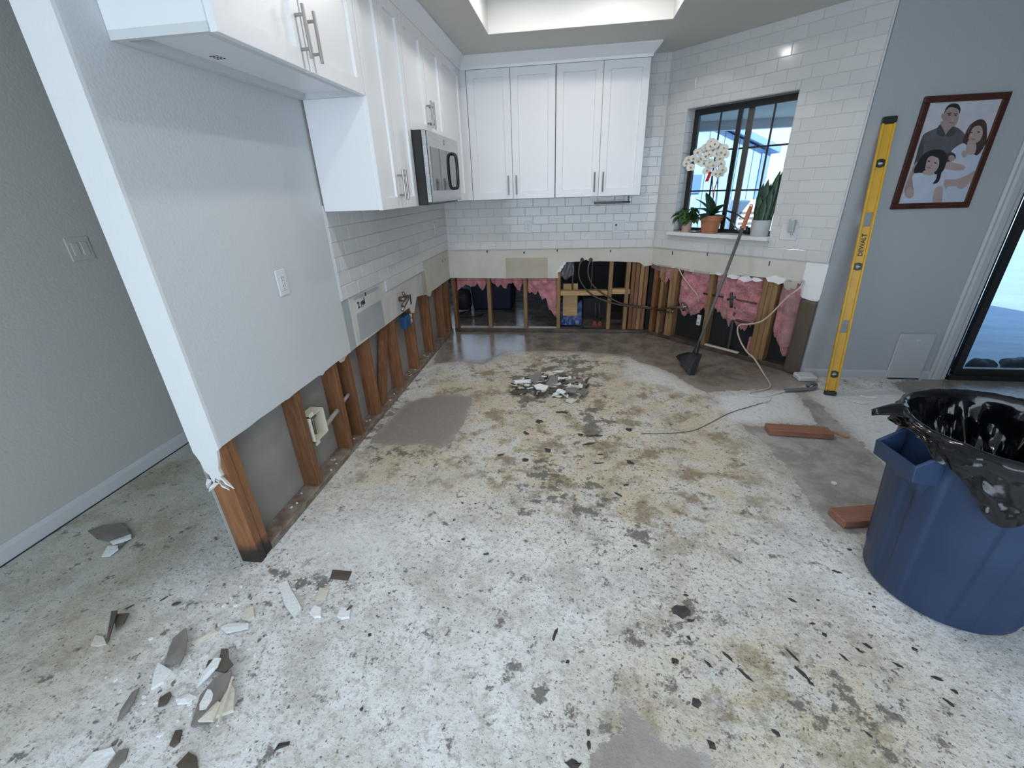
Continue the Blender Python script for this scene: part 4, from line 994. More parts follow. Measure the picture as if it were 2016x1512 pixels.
# left wall boxes
cb = thing('outlet_box', 'cream plastic electrical box nailed between the partition studs', 'electrical box', (-.02, -2.62, .25))
cz0, cz1, cy0, cy1 = .275, .425, -2.765, -2.64
b_ = MB()
for a in ((cy0, cy1, cz0, cz0 + .005), (cy0, cy1, cz1 - .005, cz1), (cy0, cy0 + .005, cz0, cz1), (cy1 - .005, cy1, cz0, cz1)): b_.fbox(FL, a[0], a[1], a[2], a[3], .004, .075)
b_.fbox(FL, cy0, cy1, cz0, cz1, .072, .076); b_.build('box', M_creambox, cb)
for z_ in (cz0 - .018, cz1):
    b_ = MB(); b_.fbox(FL, cy0 + .0, cy0 + .035, z_, z_ + .018, .004, .008); b_.build('ear', M_creambox, cb)
b_ = MB(); b_.tube([FL(-2.715, .30, .03), FL(-2.715, .40, .028)], .008, 8); b_.tube([FL(-2.725, .385, .03), FL(-2.69, .40, .025)], .009, 8); b_.build('valve', M_brass, cb, smooth=True)
tubething('conduit_stub', [FL(-2.70, .262, .04), FL(-2.69, .255, .045), FL(-2.60, .275, .05), FL(-2.44, .30, .05), FL(-2.415, .303, .05)], .014, mat('gray_pipe', (.36, .34, .32), .5), 'gray pipe running from the cream box into the stud', 'pipe', n=10)
tubething('conduit_link', [FL(-2.44, .303, .05), FL(-2.30, .33, .05)], .011, bpy.data.materials['gray_pipe'], 'short gray pipe between the paired partition studs', 'pipe', n=10)
bb = thing('blue_box', 'blue electrical box with wire nuts hanging under the cut', 'electrical box', (-.02, -1.32, .45))
b_ = MB(); b_.fbox(FL, -1.36, -1.262, .452, .552, .004, .05); b_.build('box', M_bluebox, bb, bev=.004)
for z_ in (.49, .53):
    b_ = MB(); b_.tube([FL(-1.240, z_ - .014, .01), FL(-1.240, z_ + .016, .01)], .014, 10); b_.build('wire_nut', M_scrapc, bb, smooth=True)
b_ = MB(); b_.fbox(FL, -1.262, -1.246, .465, .545, .0, .03); b_.build('strap', M_steel, bb)
b_ = MB(); b_.fbox(FL, -1.22, -1.195, .62, .70, -.0025, .0); sl = tag(b_.build('box_slot', M_iron), 'narrow metal slot in the bare drywall above the blue box', 'bracket')
gv = thing('gas_valve', 'corroded brass gas valve sticking out of the bare drywall', 'valve', (0, -1.45, .69))
b_ = MB(); b_.tube([FL(-1.43, .715, .0), FL(-1.43, .715, -.05)], .020, 12); b_.build('stem', M_brass, gv, smooth=True)
b_ = MB(); b_.tube([FL(-1.50, .675, -.05), FL(-1.38, .722, -.05)], .017, 12); b_.build('body', M_brass, gv, smooth=True)
b_ = MB(); b_.tube([FL(-1.50, .675, -.05), FL(-1.535, .655, -.055)], .012, 10); b_.build('nipple', M_shiny, gv, smooth=True)
b_ = MB(); b_.tube([FL(-1.435, .735, -.045), FL(-1.45, .77, -.045)], .011, 10); b_.build('key', M_brass, gv, smooth=True)

# ================================================================== TEXT HELPER
def text_mesh(body, size, M, name, m, parent, ext=.0004):
    cu = bpy.data.curves.new('txt', 'FONT'); cu.body = body; cu.size = size; cu.align_x = 'CENTER'; cu.align_y = 'CENTER'; cu.extrude = ext; cu.offset = size * .03
    ob = bpy.data.objects.new('txt', cu); COL.objects.link(ob)
    dg_ = bpy.context.evaluated_depsgraph_get(); dg_.update()
    me = bpy.data.meshes.new_from_object(ob.evaluated_get(dg_)); me.name = name
    bpy.data.objects.remove(ob); me.materials.clear(); me.materials.append(m)
    return inst(me, name, parent, M)
def basis(o, u, v):
    u = Vector(u).normalized(); v = Vector(v).normalized(); n = u.cross(v); o = Vector(o)
    return Matrix(((u.x, v.x, n.x, o.x), (u.y, v.y, n.y, o.y), (u.z, v.z, n.z, o.z), (0, 0, 0, 1)))
q = lw(711, 597)
text_mesh('2 gal', .055, basis((.0012, q.y, q.z), (0, 1, .10), (0, -.1, 1)), 'handwriting', M_slot, wall_left)

# ================================================================== LEVEL
LB, LT = Vector((3.189, -1.42, 0.004)), Vector((3.250, YC - .020, 1.785))
lv = thing('spirit_level', 'long yellow spirit level leaning against the gray wall', 'level', LB)
zax = (LT - LB).normalized(); xax = Vector((1, .0, 0)); yax = zax.cross(xax).normalized(); xax = yax.cross(zax).normalized()
LM = Matrix(((xax.x, yax.x, zax.x, LB.x), (xax.y, yax.y, zax.y, LB.y), (xax.z, yax.z, zax.z, LB.z), (0, 0, 0, 1))) @ Matrix.Rotation(math.radians(-16), 4, 'Z')
LLEN = (LT - LB).length; HW, HT = .036, .014
def lbuild(b, name, m, parent=None, **k):
    b.v = [tuple(LM @ Vector(v)) for v in b.v]; return b.build(name, m, parent or lv, **k)
b_ = MB(); b_.box((-HW, -HT, .03), (-HW + .013, HT, LLEN - .03)); b_.box((HW - .013, -HT, .03), (HW, HT, LLEN - .03)); lbuild(b_, 'rail', M_yellow, bev=.002)
holes = [(.155, .019, 'v'), (.50, .05, 'h'), (.905, .021, 'v'), (1.205, .05, 'h'), (1.545, .021, 'v')]
z = .03; b_ = MB()
for zc, hl, kd in holes:
    b_.box((-HW + .013, -.004, z), (HW - .013, .004, zc - hl)); z = zc + hl
b_.box((-HW + .013, -.004, z), (HW - .013, .004, LLEN - .03)); lbuild(b_, 'web', M_yellow)
for zc, hl, kd in holes:
    if kd == 'v':
        b_ = MB(); n = 20
        for k in range(n):
            a0, a1 = 2 * PI * k / n, 2 * PI * (k + 1) / n
            p = lambda r, a, y: (r * math.cos(a) * 1.0, y, zc + r * math.sin(a))
            b_.hexa([p(.014, a0, -.012), p(.026, a0, -.012), p(.026, a1, -.012), p(.014, a1, -.012), p(.014, a0, .012), p(.026, a0, .012), p(.026, a1, .012), p(.014, a1, .012)])
        ring = lbuild(b_, 'vial_ring', M_black)
        b_ = MB(); b_.tube([(-.016, 0, zc - .001), (.016, 0, zc + .001)], .008, 10); lbuild(b_, 'vial', M_vial, ring, smooth=True)
    else:
        b_ = MB()
        for s in (-1, 1):
            c = zc + s * (hl - .0)
            b_.prism([(-HW + .013, c), (HW - .013, c), (HW - .013, c - s * .004), (.010, c - s * .006), (0.0, c - s * .0065), (-.010, c - s * .006), (-HW + .013, c - s * .004)], lambda u, v, d: (u, d, v), -.007, .007)
        b_.box((-HW + .013, -.007, zc - hl), (-HW + .016, .007, zc + hl)); b_.box((HW - .016, -.007, zc - hl), (HW - .013, .007, zc + hl))
        lbuild(b_, 'hand_hole_rim', M_yellow)
for z0, z1 in ((0.0, .032), (LLEN - .042, LLEN)):
    b_ = MB(); b_.box((-HW - .001, -HT - .001, z0), (HW + .001, HT + .001, z1)); lbuild(b_, 'end_cap', M_black, bev=.004)
tm = LM @ Matrix.Translation((0.0, -.0046, 1.045)) @ Matrix(((0, 1, 0, 0), (0, 0, 1, 0), (1, 0, 0, 0), (0, 0, 0, 1))).inverted()
TMX = LM @ Matrix(((0, -1, 0, 0.0), (0, 0, -1, -.0046), (1, 0, 0, 1.045), (0, 0, 0, 1)))
text_mesh('DEWALT', .036, TMX, 'lettering', M_black, lv)

# ================================================================== FRAMED PORTRAIT
fr = thing('framed_portrait', 'mahogany framed family portrait hanging on the gray wall', 'picture', (3.65, YC, 1.24))
PX0, PX1, PZ0, PZ1, PD = 3.420, 3.884, 1.240, 1.884, -.022
b_ = MB(); fw = .036
for (u0, u1, v0, v1) in ((PX0, PX1, PZ0, PZ0 + fw), (PX0, PX1, PZ1 - fw, PZ1), (PX0, PX0 + fw, PZ0 + fw, PZ1 - fw), (PX1 - fw, PX1, PZ0 + fw, PZ1 - fw)): b_.fbox(FR, u0, u1, v0, v1, PD, -.001)
b_.build('frame', M_frame, fr, bev=.003)
def pm(name, c, c2=None): return mat('print_' + name, c, .55, col2=c2, scale=14)
b_ = MB(); b_.fbox(FR, PX0 + fw - .002, PX1 - fw + .002, PZ0 + fw - .002, PZ1 - fw + .002, -.010, -.002); prt = b_.build('print', pm('backdrop', (.50, .50, .56), (.56, .56, .61)), fr)
lay = [0]
Z_ = 5.601
def pp(x, y):
    q = rw(1730 + x / Z_, 160 + y / Z_, -.011); return (min(max(q.x, PX0 + fw), PX1 - fw), min(max(q.z, PZ0 + fw), PZ1 - fw))
def shape(name, pts, m, k=4):
    lay[0] += 1
    pts = [Vector(p + (0,)) for p in pts]
    n = len(pts); out = []
    for i in range(n):
        a, b, c, d = pts[i - 1], pts[i], pts[(i + 1) % n], pts[(i + 2) % n]
        for j in range(k):
            t = j / k; out.append(0.5 * ((2 * b) + (c - a) * t + (2 * a - 5 * b + 4 * c - d) * t * t + (3 * b - a - 3 * c + d) * t ** 3))
    poly = [pp(p.x, p.y) for p in out]
    b = MB(); d0 = -.0102 - lay[0] * .00012
    b.add([FR(u, v, d0) for u, v in poly], [tuple(range(len(poly)))]); return b.build(name, m, prt, fix=False)
def ell(name, cx, cy, rx_, ry_, m, rot=0):
    return shape(name, [(cx + rx_ * math.cos(t) * math.cos(rot) - ry_ * math.sin(t) * math.sin(rot), cy + rx_ * math.cos(t) * math.sin(rot) + ry_ * math.sin(t) * math.cos(rot)) for t in [i * PI / 5 for i in range(10)]], m, 2)
skin = pm('skin', (.36, .27, .26), (.32, .235, .225)); skin2 = pm('skin_light', (.43, .325, .32), (.39, .29, .285)); hairb = pm('hair_black', (.012, .012, .016)); hairw = pm('hair_brown', (.04, .022, .022), (.07, .035, .03)); shirt = pm('shirt_gray', (.085, .088, .098), (.11, .113, .125)); white = pm('dress_white', (.44, .50, .62), (.50, .55, .66)); lacew = pm('lace', (.52, .54, .62)); eye = pm('eye', (.03, .02, .02)); lipm = pm('lips', (.33, .14, .14)); dkg = pm('fold', (.055, .057, .066))
shape('shirt', [(470, 640), (510, 575), (640, 515), (690, 470), (760, 520), (830, 495), (940, 570), (985, 700), (900, 800), (820, 900), (640, 900), (430, 900), (425, 780)], shirt)
shape('sleeve', [(425, 790), (480, 640), (500, 700), (470, 860), (400, 1000), (370, 1000)], dkg)
shape('forearm', [(385, 930), (430, 900), (380, 1120), (385, 1240), (330, 1300), (285, 1220), (300, 1140)], skin)
shape('neck', [(690, 440), (810, 470), (810, 530), (740, 605), (685, 540)], skin)
ell('face', 795, 395, 88, 128, skin, .18)
shape('hair', [(722, 360), (745, 290), (800, 248), (870, 250), (902, 300), (890, 360), (870, 305), (790, 285), (745, 320)], hairb)
ell('ear', 703, 385, 12, 32, skin); ell('eye', 778, 372, 14, 7, eye, .1); ell('eye', 846, 376, 14, 7, eye, .1); shape('nose', [(812, 380), (830, 432), (800, 440)], skin2); ell('mouth', 800, 458, 34, 8, lipm, .15); shape('brow', [(755, 352), (800, 350), (798, 358), (756, 360)], hairb); shape('brow', [(828, 355), (872, 358), (868, 365), (830, 362)], hairb)
shape('collar', [(680, 480), (735, 600), (640, 590), (650, 520)], dkg); shape('collar', [(735, 600), (815, 500), (850, 560), (790, 610)], dkg)
shape('hair', [(945, 600), (1010, 480), (1110, 420), (1180, 450), (1192, 560), (1180, 700), (1110, 800), (1050, 815), (1030, 740), (960, 790), (870, 825), (910, 740)], hairw)
shape('dress', [(800, 770), (920, 685), (980, 720), (1080, 820), (1180, 690), (1160, 760), (1080, 960), (990, 1300), (920, 1370), (680, 1365), (700, 1200), (760, 1000), (830, 830)], white)
shape('neck', [(990, 650), (1070, 690), (1060, 790), (1000, 810), (960, 770)], skin2)
ell('face', 1062, 575, 82, 110, skin2, .2)
shape('hair', [(985, 560), (1030, 480), (1120, 445), (1150, 520), (1110, 490), (1040, 510), (1000, 590), (980, 660), (965, 680)], hairw)
ell('eye', 1020, 565, 15, 7, eye, .1); ell('eye', 1098, 560, 15, 7, eye, .0); ell('mouth', 1035, 640, 30, 9, lipm, .2); shape('nose', [(1052, 580), (1068, 612), (1042, 612)], skin)
shape('arm', [(720, 1090), (850, 1080), (980, 1030), (1055, 985), (1040, 1090), (900, 1150), (770, 1160), (735, 1190)], skin2)
shape('hand', [(860, 1160), (930, 1140), (1000, 1120), (940, 1175), (880, 1185)], skin2)
shape('baby_body', [(700, 950), (760, 890), (880, 860), (1000, 880), (980, 1000), (900, 1060), (800, 1080), (740, 1020)], lacew)
ell('baby_bonnet', 830, 1020, 80, 62, white)
shape('baby_arm', [(690, 950), (760, 890), (830, 900), (940, 930), (930, 980), (800, 980)], skin2)
ell('baby_head', 785, 835, 62, 52, hairw, -.2); ell('baby_face', 800, 850, 36, 36, skin); ell('baby_hand', 940, 800, 30, 40, skin2)
shape('hair', [(380, 1000), (430, 890), (500, 800), (600, 755), (710, 765), (750, 840), (720, 960), (690, 1010), (650, 1110), (580, 1130), (620, 1070), (600, 1000), (540, 1010), (450, 1015)], hairb)
shape('dress', [(230, 1368), (270, 1280), (340, 1280), (380, 1220), (365, 1050), (450, 1010), (600, 1030), (690, 1005), (725, 1060), (690, 1180), (610, 1200), (600, 1368)], white)
shape('arm', [(615, 1190), (700, 1170), (680, 1365), (590, 1365)], skin2)
shape('neck', [(500, 985), (600, 990), (590, 1030), (540, 1035), (480, 1020)], skin2)
ell('face', 580, 910, 82, 105, skin2, .25)
shape('hair', [(495, 900), (540, 820), (640, 800), (700, 870), (660, 850), (580, 825), (530, 860), (505, 960), (470, 1000)], hairb)
ell('eye', 548, 882, 15, 8, eye, .1); ell('eye', 620, 900, 15, 8, eye, .2); ell('mouth', 548, 955, 24, 8, lipm, .25); shape('nose', [(575, 905), (588, 935), (562, 932)], skin)
shape('hair', [(640, 980), (690, 960), (660, 1100), (590, 1130), (630, 1070)], hairb)
ell('hand', 335, 1230, 48, 62, skin2)

# ================================================================== TRASH CAN
CX, CY, CH = 2.735, -3.11, .69
tcn = thing('trash_can', 'large blue round plastic trash can lined with a black bag', 'trash can', (CX, CY, 0))
def rad(z): return .228 + (.278 - .228) * z / CH
b_ = MB(); n = 320
ribs = [math.radians(a) for a in (-160, -112, -64, -16, 32, 80, 128, 176)]
def wall_r(a, z):
    r = rad(z)
    for q in ribs:
        d = (a - q + PI) % (2 * PI) - PI
        lim = .585
        if .05 < z < lim:
            fade = min(1, (lim - z) / .03, (z - .0) / .05)
            r += .009 * fade * (1 / (1 + math.exp(-(d + .13) * 120)) - 1 / (1 + math.exp(-(d - .13) * 120))) * .9
    return r
prof_z = [0, .012, .03, .06, .1, .18, .28, .38, .48, .55, .575, .59, .605, .62, .65]
b_.grid(lambda u, v: (CX + (wall_r(2 * PI * u, prof_z[round(v * (len(prof_z) - 1))]) - (.012 if v == 0 else 0)) * math.cos(2 * PI * u), CY + (wall_r(2 * PI * u, prof_z[round(v * (len(prof_z) - 1))]) - (.012 if v == 0 else 0)) * math.sin(2 * PI * u), prof_z[round(v * (len(prof_z) - 1))]), n, len(prof_z), wrap=True)
b_.lathe([(.216, .0005), (.02, .0005)], n, (CX, CY, 0), cap=False)
b_.build('shell', M_can, tcn, smooth=True)
b_ = MB(); b_.lathe([(rad(.65), .65), (.286, .655), (.290, .665), (.290, .688), (.286, .694), (.275, .694), (.270, .688), (.262, .65)], 64, (CX, CY, 0), cap=False); b_.build('rim', M_can, tcn, smooth=True)
def handle(ang):
    c, s = math.cos(ang), math.sin(ang); t = Vector((-s, c, 0)); o = Vector((c, s, 0)); base = Vector((CX, CY, 0))
    b = MB()
    P = lambda a, r, z: base + o * r + t * a + Vector((0, 0, z))
    zt, zb = .635, .545
    for a0, a1 in ((-.085, -.075), (.075, .085)):
        b.hexa([P(a0, .255, zb - .02), P(a1, .255, zb - .02), P(a1, .345, zb + .0), P(a0, .345, zb + .0), P(a0, .265, zt + .02), P(a1, .265, zt + .02), P(a1, .352, zt - .03), P(a0, .352, zt - .03)])
    b.hexa([P(-.085, .336, zb), P(.085, .336, zb), P(.085, .346, zb), P(-.085, .346, zb), P(-.085, .342, zt - .03), P(.085, .342, zt - .03), P(.085, .354, zt - .03), P(-.085, .354, zt - .03)])
    b.hexa([P(-.085, .255, zb - .02), P(.085, .255, zb - .02), P(.085, .345, zb), P(-.085, .345, zb), P(-.085, .255, zb - .012), P(.085, .255, zb - .012), P(.085, .345, zb + .008), P(-.085, .345, zb + .008)])
    b.build('handle', M_can, tcn, bev=.004, seg=2)
    b = MB(); b.hexa([P(-.06, .262, .47), P(.06, .262, .47), P(.05, .285, .50), P(-.05, .285, .50), P(-.075, .266, .545), P(.075, .266, .545), P(.075, .32, .548), P(-.075, .32, .548)]); b.build('handle_gusset', M_can, tcn, bev=.006, seg=2)
handle(math.radians(186)); handle(math.radians(6))
def liner(u, v):
    a = 2 * PI * u
    deg = math.degrees(a)
    dd = lambda c, w: math.exp(-(((deg - c + 180) % 360 - 180) / w) ** 2)
    skirt = .030 + .15 * dd(236, 17) + .06 * dd(285, 40) + .03 * dd(200, 15) - .02 * dd(180, 14) + .05 * dd(120, 25) + .05 * dd(30, 30) + .012 * math.sin(a * 7)
    fold = noise.noise((math.cos(a) * 3, math.sin(a) * 3, v * 2.5)) * .5 + abs(noise.noise((math.cos(a) * 7, math.sin(a) * 7, v * 5))) * .8
    if v < .55:
        t = v / .55
        r = .205 + .058 * t - .085 * fold * math.sin(PI * min(t * 1.05, 1)) ; z = .33 + .355 * t - .02 * fold * (1 - t)
        if t > .75: r -= .02 * (1 - t) * abs(math.sin(a * 6))
    elif v < .70:
        t = (v - .55) / .15; r = .263 + .034 * t; z = .685 + .017 * math.sin(PI * t) + .006 * fold
    else:
        t = (v - .70) / .30; z = .69 - skirt * t; r = max(.297 - .002 * t, rad(max(z, 0)) + .006) + .030 * fold * t + .006 * t
    cr_ = abs(noise.noise((a * 4.0, v * 6, 1.7))) + .6 * abs(noise.noise((a * 9, v * 13, 6.1)))
    r += (.009 * cr_ - .003) * (1 if v > .7 else (-1.6 if v < .5 else 0))
    return (CX + r * math.cos(a), CY + r * math.sin(a), z)
b_ = MB(); b_.grid(liner, 260, 60, wrap=True)
for k in range(149): pass
ln = thing('bin_liner', 'shiny black plastic bag folded over the rim of the blue can', 'bag', (CX, CY, .33))
b_.build('bag', M_liner, ln, smooth=True)
b_ = MB(); b_.lathe([(.001, .30), (.2, .34)], 48, (CX, CY, 0), cap=False); b_.build('bag_bottom', M_liner, ln)
b_ = MB(); e0_ = Vector((CX, CY, 0)); a = math.radians(160); o_ = Vector((math.cos(a), math.sin(a), 0)); t_ = Vector((-math.sin(a), math.cos(a), 0))
b_.grid(lambda u, v: tuple(e0_ + o_ * (.27 + .10 * u) + t_ * ((v - .5) * .14 * (1 - .75 * u)) + Vector((0, 0, .70 - .03 * u * u + .008 * math.sin(v * 6)))), 6, 6); o = b_.build('bag_corner', M_liner, ln, smooth=True); md = o.modifiers.new('t', 'SOLIDIFY'); md.thickness = .0015

# ================================================================== BROOM
br = thing('broom', 'angled broom with gray handle and orange grip leaning on the window sill', 'broom', (2.30, -1.0, 0))
bt = Vector(FD(.893, 1.262, -.055)); bh = Vector((2.352, -.952, .185))
ax = (bt - bh).normalized()
b_ = MB(); b_.tube([bh - ax * .04, bt - ax * .16], .0125, 12); b_.build('handle', M_broom, br, smooth=True)
b_ = MB(); b_.tube([bt - ax * .17, bt - ax * .15, bt - ax * .03, bt], [.0135, .0165, .0165, .0135], 12); g = b_.build('grip', M_orange, br, smooth=True)
b_ = MB(); n = 14
b_.tube([bt + Vector((0, 0, .006)) + Vector((math.cos(2 * PI * k / n) * .010 * Q, -math.cos(2 * PI * k / n) * .010 * Q, math.sin(2 * PI * k / n) * .011)) for k in range(n + 1)], .004, 6); b_.build('hang_loop', M_orange, g, smooth=True)
b_ = MB(); b_.tube([bh + ax * .06, bh + ax * .02, bh - ax * .03, bh - ax * .05], [.014, .018, .032, .036], 12, flat=.7); b_.build('socket', M_black, br, smooth=True)
# head: flat fan, angled edge
sdx = Vector((.93, -.25, 0)).normalized(); 
hl = bh - ax * .045
tl, tr_ = hl - sdx * .04, hl + sdx * .04
bl = fl(1336, 703, .055); brr = fl(1362, 738, .004)
def head(u, v, s):
    a = tl.lerp(tr_, u); c = bl.lerp(brr, u)
    p = a.lerp(c, v) + (sdx * (-.018 * math.sin(PI * v)) if u < .3 else Vector())
    nrm = (brr - tl).cross(bl - tl).normalized()
    return tuple(p + nrm * s * (.018 + .010 * v) + nrm * .004 * math.sin(u * 60) * s * (v > .1))
b_ = MB(); nn, mm = 40, 8
b_.grid(lambda u, v: head(u, v, 1), nn, mm); b_.grid(lambda u, v: head(u, v, -1), nn, mm)
N = nn * mm
for i in range(nn - 1):
    for j in (0, mm - 1): a = j * nn + i; b_.f.append((a, a + 1, N + a + 1, N + a)); b_.mi.append(0)
for j in range(mm - 1):
    for i in (0, nn - 1): a = j * nn + i; b_.f.append((a, a + nn, N + a + nn, N + a)); b_.mi.append(0)
o = b_.build('bristles', M_bristle, br); 

# ================================================================== PLANTS ON THE SILL
SZ = WZ0
def sillp(s_, d, z=0): return Vector(FD(s_, SZ + z, d))
def pot(parent, c, r0, r1, h, m, rimh=0, n=28):
    pr_ = [(r0 * .97, 0), (r0, .003)]
    if rimh: pr_ += [(r0 + (r1 - r0) * .7, h - rimh), (r1 + .004, h - rimh), (r1 + .008, h)]
    else: pr_ += [(r1, h)]
    pr_ += [(r1 - .006, h), (r1 - .010, h - .02)]
    b = MB(); b.lathe(pr_, n, tuple(c)); return b.build('pot', m, parent, smooth=False)
def leaf_mesh(L, W, bend, cup=.25, n=7, m=5, tip=1.0):
    b = MB()
    def f(u, v):
        t = v; w = W * (math.sin(PI * min(t ** .75 * .97 + .03, 1)) ** .8)
        x = (u - .5) * 2 * w; zz = -bend * t * t * L + cup * abs(u - .5) * 2 * w
        return (x, L * t * (1 - .25 * bend * t), zz)
    b.grid(f, m, n); return b
def place_leaf(parent, name, lm, c, az, el, m, roll=0):
    M = Matrix.Translation(c) @ Matrix.Rotation(az, 4, 'Z') @ Matrix.Rotation(el, 4, 'X') @ Matrix.Rotation(roll, 4, 'Y')
    return inst(lm, name, parent, M)
def solid(o, t=.0015):
    md = o.modifiers.new('t', 'SOLIDIFY'); md.thickness = t
# orchid
oc = sillp(.548, .005)
orc = thing('potted_orchid', 'white moth orchid in a terracotta pot on the window sill', 'potted plant', oc)
pot(orc, oc, .066, .088, .145, M_terra, .042)
b_ = MB(); b_.lathe([(.001, .128), (.08, .125)], 24, tuple(oc), cap=False); b_.build('soil', M_soil, orc)
for (az, el, L, W, bend) in ((.785, .85, .26, .050, .75), (.6, 1.25, .22, .058, .15), (1.1, 1.05, .22, .05, .3), (-2.36, .75, .26, .046, .85), (-2.1, .35, .27, .038, 1.0), (-2.7, 1.05, .20, .046, .5), (1.0, .45, .24, .044, .8), (2.4, .6, .18, .04, .7)):
    lm = leaf_mesh(L, W, bend).mesh('leaf', M_leaf, smooth=True); solid(place_leaf(orc, 'leaf', lm, oc + Vector((0, 0, .135)), az, el, M_leaf))
def dpt(x, y, d): return Vector(dgw(x, y, d))
st1 = smoothpath([oc + Vector((0, 0, .13)), dpt(1404, 400, .01), dpt(1403, 350, .02), dpt(1408, 310, .015), dpt(1398, 284, 0), dpt(1380, 292, -.02), dpt(1362, 318, -.03)], 5)
st2 = smoothpath([oc + Vector((.01, 0, .13)), dpt(1411, 395, .0), dpt(1413, 345, .0), dpt(1416, 300, -.005), dpt(1412, 284, -.01), dpt(1420, 300, -.03), dpt(1414, 330, -.04)], 5)
for s_ in (st1, st2):
    b_ = MB(); b_.tube(s_, .0028, 6); b_.build('stem', M_stem, orc, smooth=True)
def bloom():
    b = MB()
    for k, (a, L, W) in enumerate(((PI / 2, .034, .019), (PI / 2 + 2.2, .034, .017), (PI / 2 - 2.2, .034, .017), (PI, .038, .027), (0, .038, .027))):
        b.cur = 0
        ca, sa = math.cos(a), math.sin(a)
        def f(u, v, L=L, W=W, ca=ca, sa=sa, k=k):
            w = W * math.sin(PI * min(v * .9 + .1, 1)) ** .6; x = L * v; y = (u - .5) * 2 * w
            return (x * ca - y * sa, x * sa + y * ca, .003 * k * .3 + .008 * v * v - .006 * abs(u - .5))
        b.grid(f, 4, 5)
    b.cur = 1
    b.lathe([(.001, .002), (.008, .006), (.005, .016), (.001, .018)], 8, cap=False)
    return b.mesh('bloom', [M_petal, M_lip], smooth=True)
BL = bloom()
bpx = [(1352, 322), (1360, 330), (1366, 312), (1356, 314), (1374, 300), (1383, 296), (1380, 312), (1390, 290), (1399, 288), (1396, 304), (1408, 284), (1416, 290), (1421, 300), (1418, 312), (1412, 302), (1425, 292), (1398, 320), (1392, 336), (1404, 325), (1420, 322), (1423, 334), (1410, 342), (1418, 342), (1386, 322), (1375, 318), (1404, 296), (1428, 304), (1400, 280), (1390, 308)]
for i, (x, y) in enumerate(bpx):
    p = dpt(x, y, -.02 - .03 * random.random())
    nrm = Vector((-.45 + random.uniform(-.35, .35), -.85, -.05 + random.uniform(-.35, .2))).normalized()
    M = Matrix.Translation(p) @ nrm.to_track_quat('Z', 'Y').to_matrix().to_4x4() @ Matrix.Rotation(random.uniform(-.5, .5), 4, 'Z')
    inst(BL, 'bloom', orc, M)
b_ = MB(); q0 = dpt(1396, 338, -.03); b_.add([q0, q0 + Vector((.02, -.02, -.002)), q0 + Vector((.004, -.006, -.072)), q0 + Vector((-.018, .014, -.075))], [(0, 1, 2, 3)]); o = b_.build('red_tag', M_redtag, orc); solid(o, .001)
b_ = MB(); b_.tube(smoothpath([dpt(1409, 330, -.02), dpt(1413, 350, -.02), dpt(1407, 372, -.015), dpt(1404, 390, -.01)], 4), .004, 6); b_.build('ribbon', M_redtag, orc, smooth=True)
# small bushy plant
pc_ = sillp(.330, -.005)
bp_ = thing('bushy_plant', 'small bushy green plant in a pale clay pot at the left end of the sill', 'potted plant', pc_)
pot(bp_, pc_, .040, .048, .118, M_pinkpot)
lm = leaf_mesh(.062, .021, .9, n=5, m=3).mesh('leaf', M_leafb, smooth=True)
for i in range(80):
    a = random.uniform(0, 2 * PI); rr = random.uniform(.01, .085); hz = .11 + random.uniform(0, .115) * (1 - rr / .14)
    c = pc_ + Vector((math.cos(a) * rr, math.sin(a) * rr * .75, hz))
    place_leaf(bp_, 'leaf', lm, c, a - PI / 2 + random.uniform(-.6, .6), random.uniform(-.7, .6), M_leafb, random.uniform(-.6, .6))
for i in range(7):
    a = i * .9; b_ = MB(); b_.tube(smoothpath([pc_ + Vector((0, 0, .10)), pc_ + Vector((math.cos(a) * .03, math.sin(a) * .025, .15)), pc_ + Vector((math.cos(a) * .06, math.sin(a) * .05, .19))], 3), .002, 5); b_.build('stalk', M_leafb, bp_)
# snake plant
sc_ = sillp(.972, -.002)
sn = thing('snake_plant', 'dark green snake plant in a pale concrete pot at the right end of the sill', 'potted plant', sc_)
pot(sn, sc_, .066, .070, .12, M_conc)
b_ = MB(); b_.lathe([(.001, .105), (.062, .104)], 24, tuple(sc_), cap=False); b_.build('soil', M_soil, sn)
for i, (dx, dy, L, W, lean, az) in enumerate(((-.045, .01, .28, .036, .08, 1.2), (-.005, -.02, .31, .036, .05, .3), (.03, .0, .36, .034, .10, -1.3), (.03, -.03, .25, .032, .08, -1.0), (0, .03, .28, .032, .05, 2.0), (-.03, -.03, .2, .032, .10, .8), (.045, .02, .40, .032, .14, -1.3), (.01, -.045, .18, .030, .12, 0.2))):
    b_ = MB()
    c = sc_ + Vector(((dx) * Q + dy * Q, -dx * Q + dy * Q, .10)); ca, sa = math.cos(az), math.sin(az)
    def f(u, v, c=c, L=L, W=W, lean=lean, ca=ca, sa=sa, i=i):
        w = W * (min(1, .55 + v * 1.2) if v < .6 else (1 - ((v - .6) / .4) ** 1.6)) + .0006
        x = (u - .5) * 2 * w; off = lean * L * v * v
        return (c.x + x * (Q * .9 + .1 * ca) - off * sa * .5 + off * .4, c.y - x * Q * .8 + off * ca * .3 - .010 * (1 - (2 * u - 1) ** 2), c.z + L * v)
    b_.grid(f, 5, 9); o = b_.build('leaf', M_snake, sn, smooth=True); solid(o, .003)
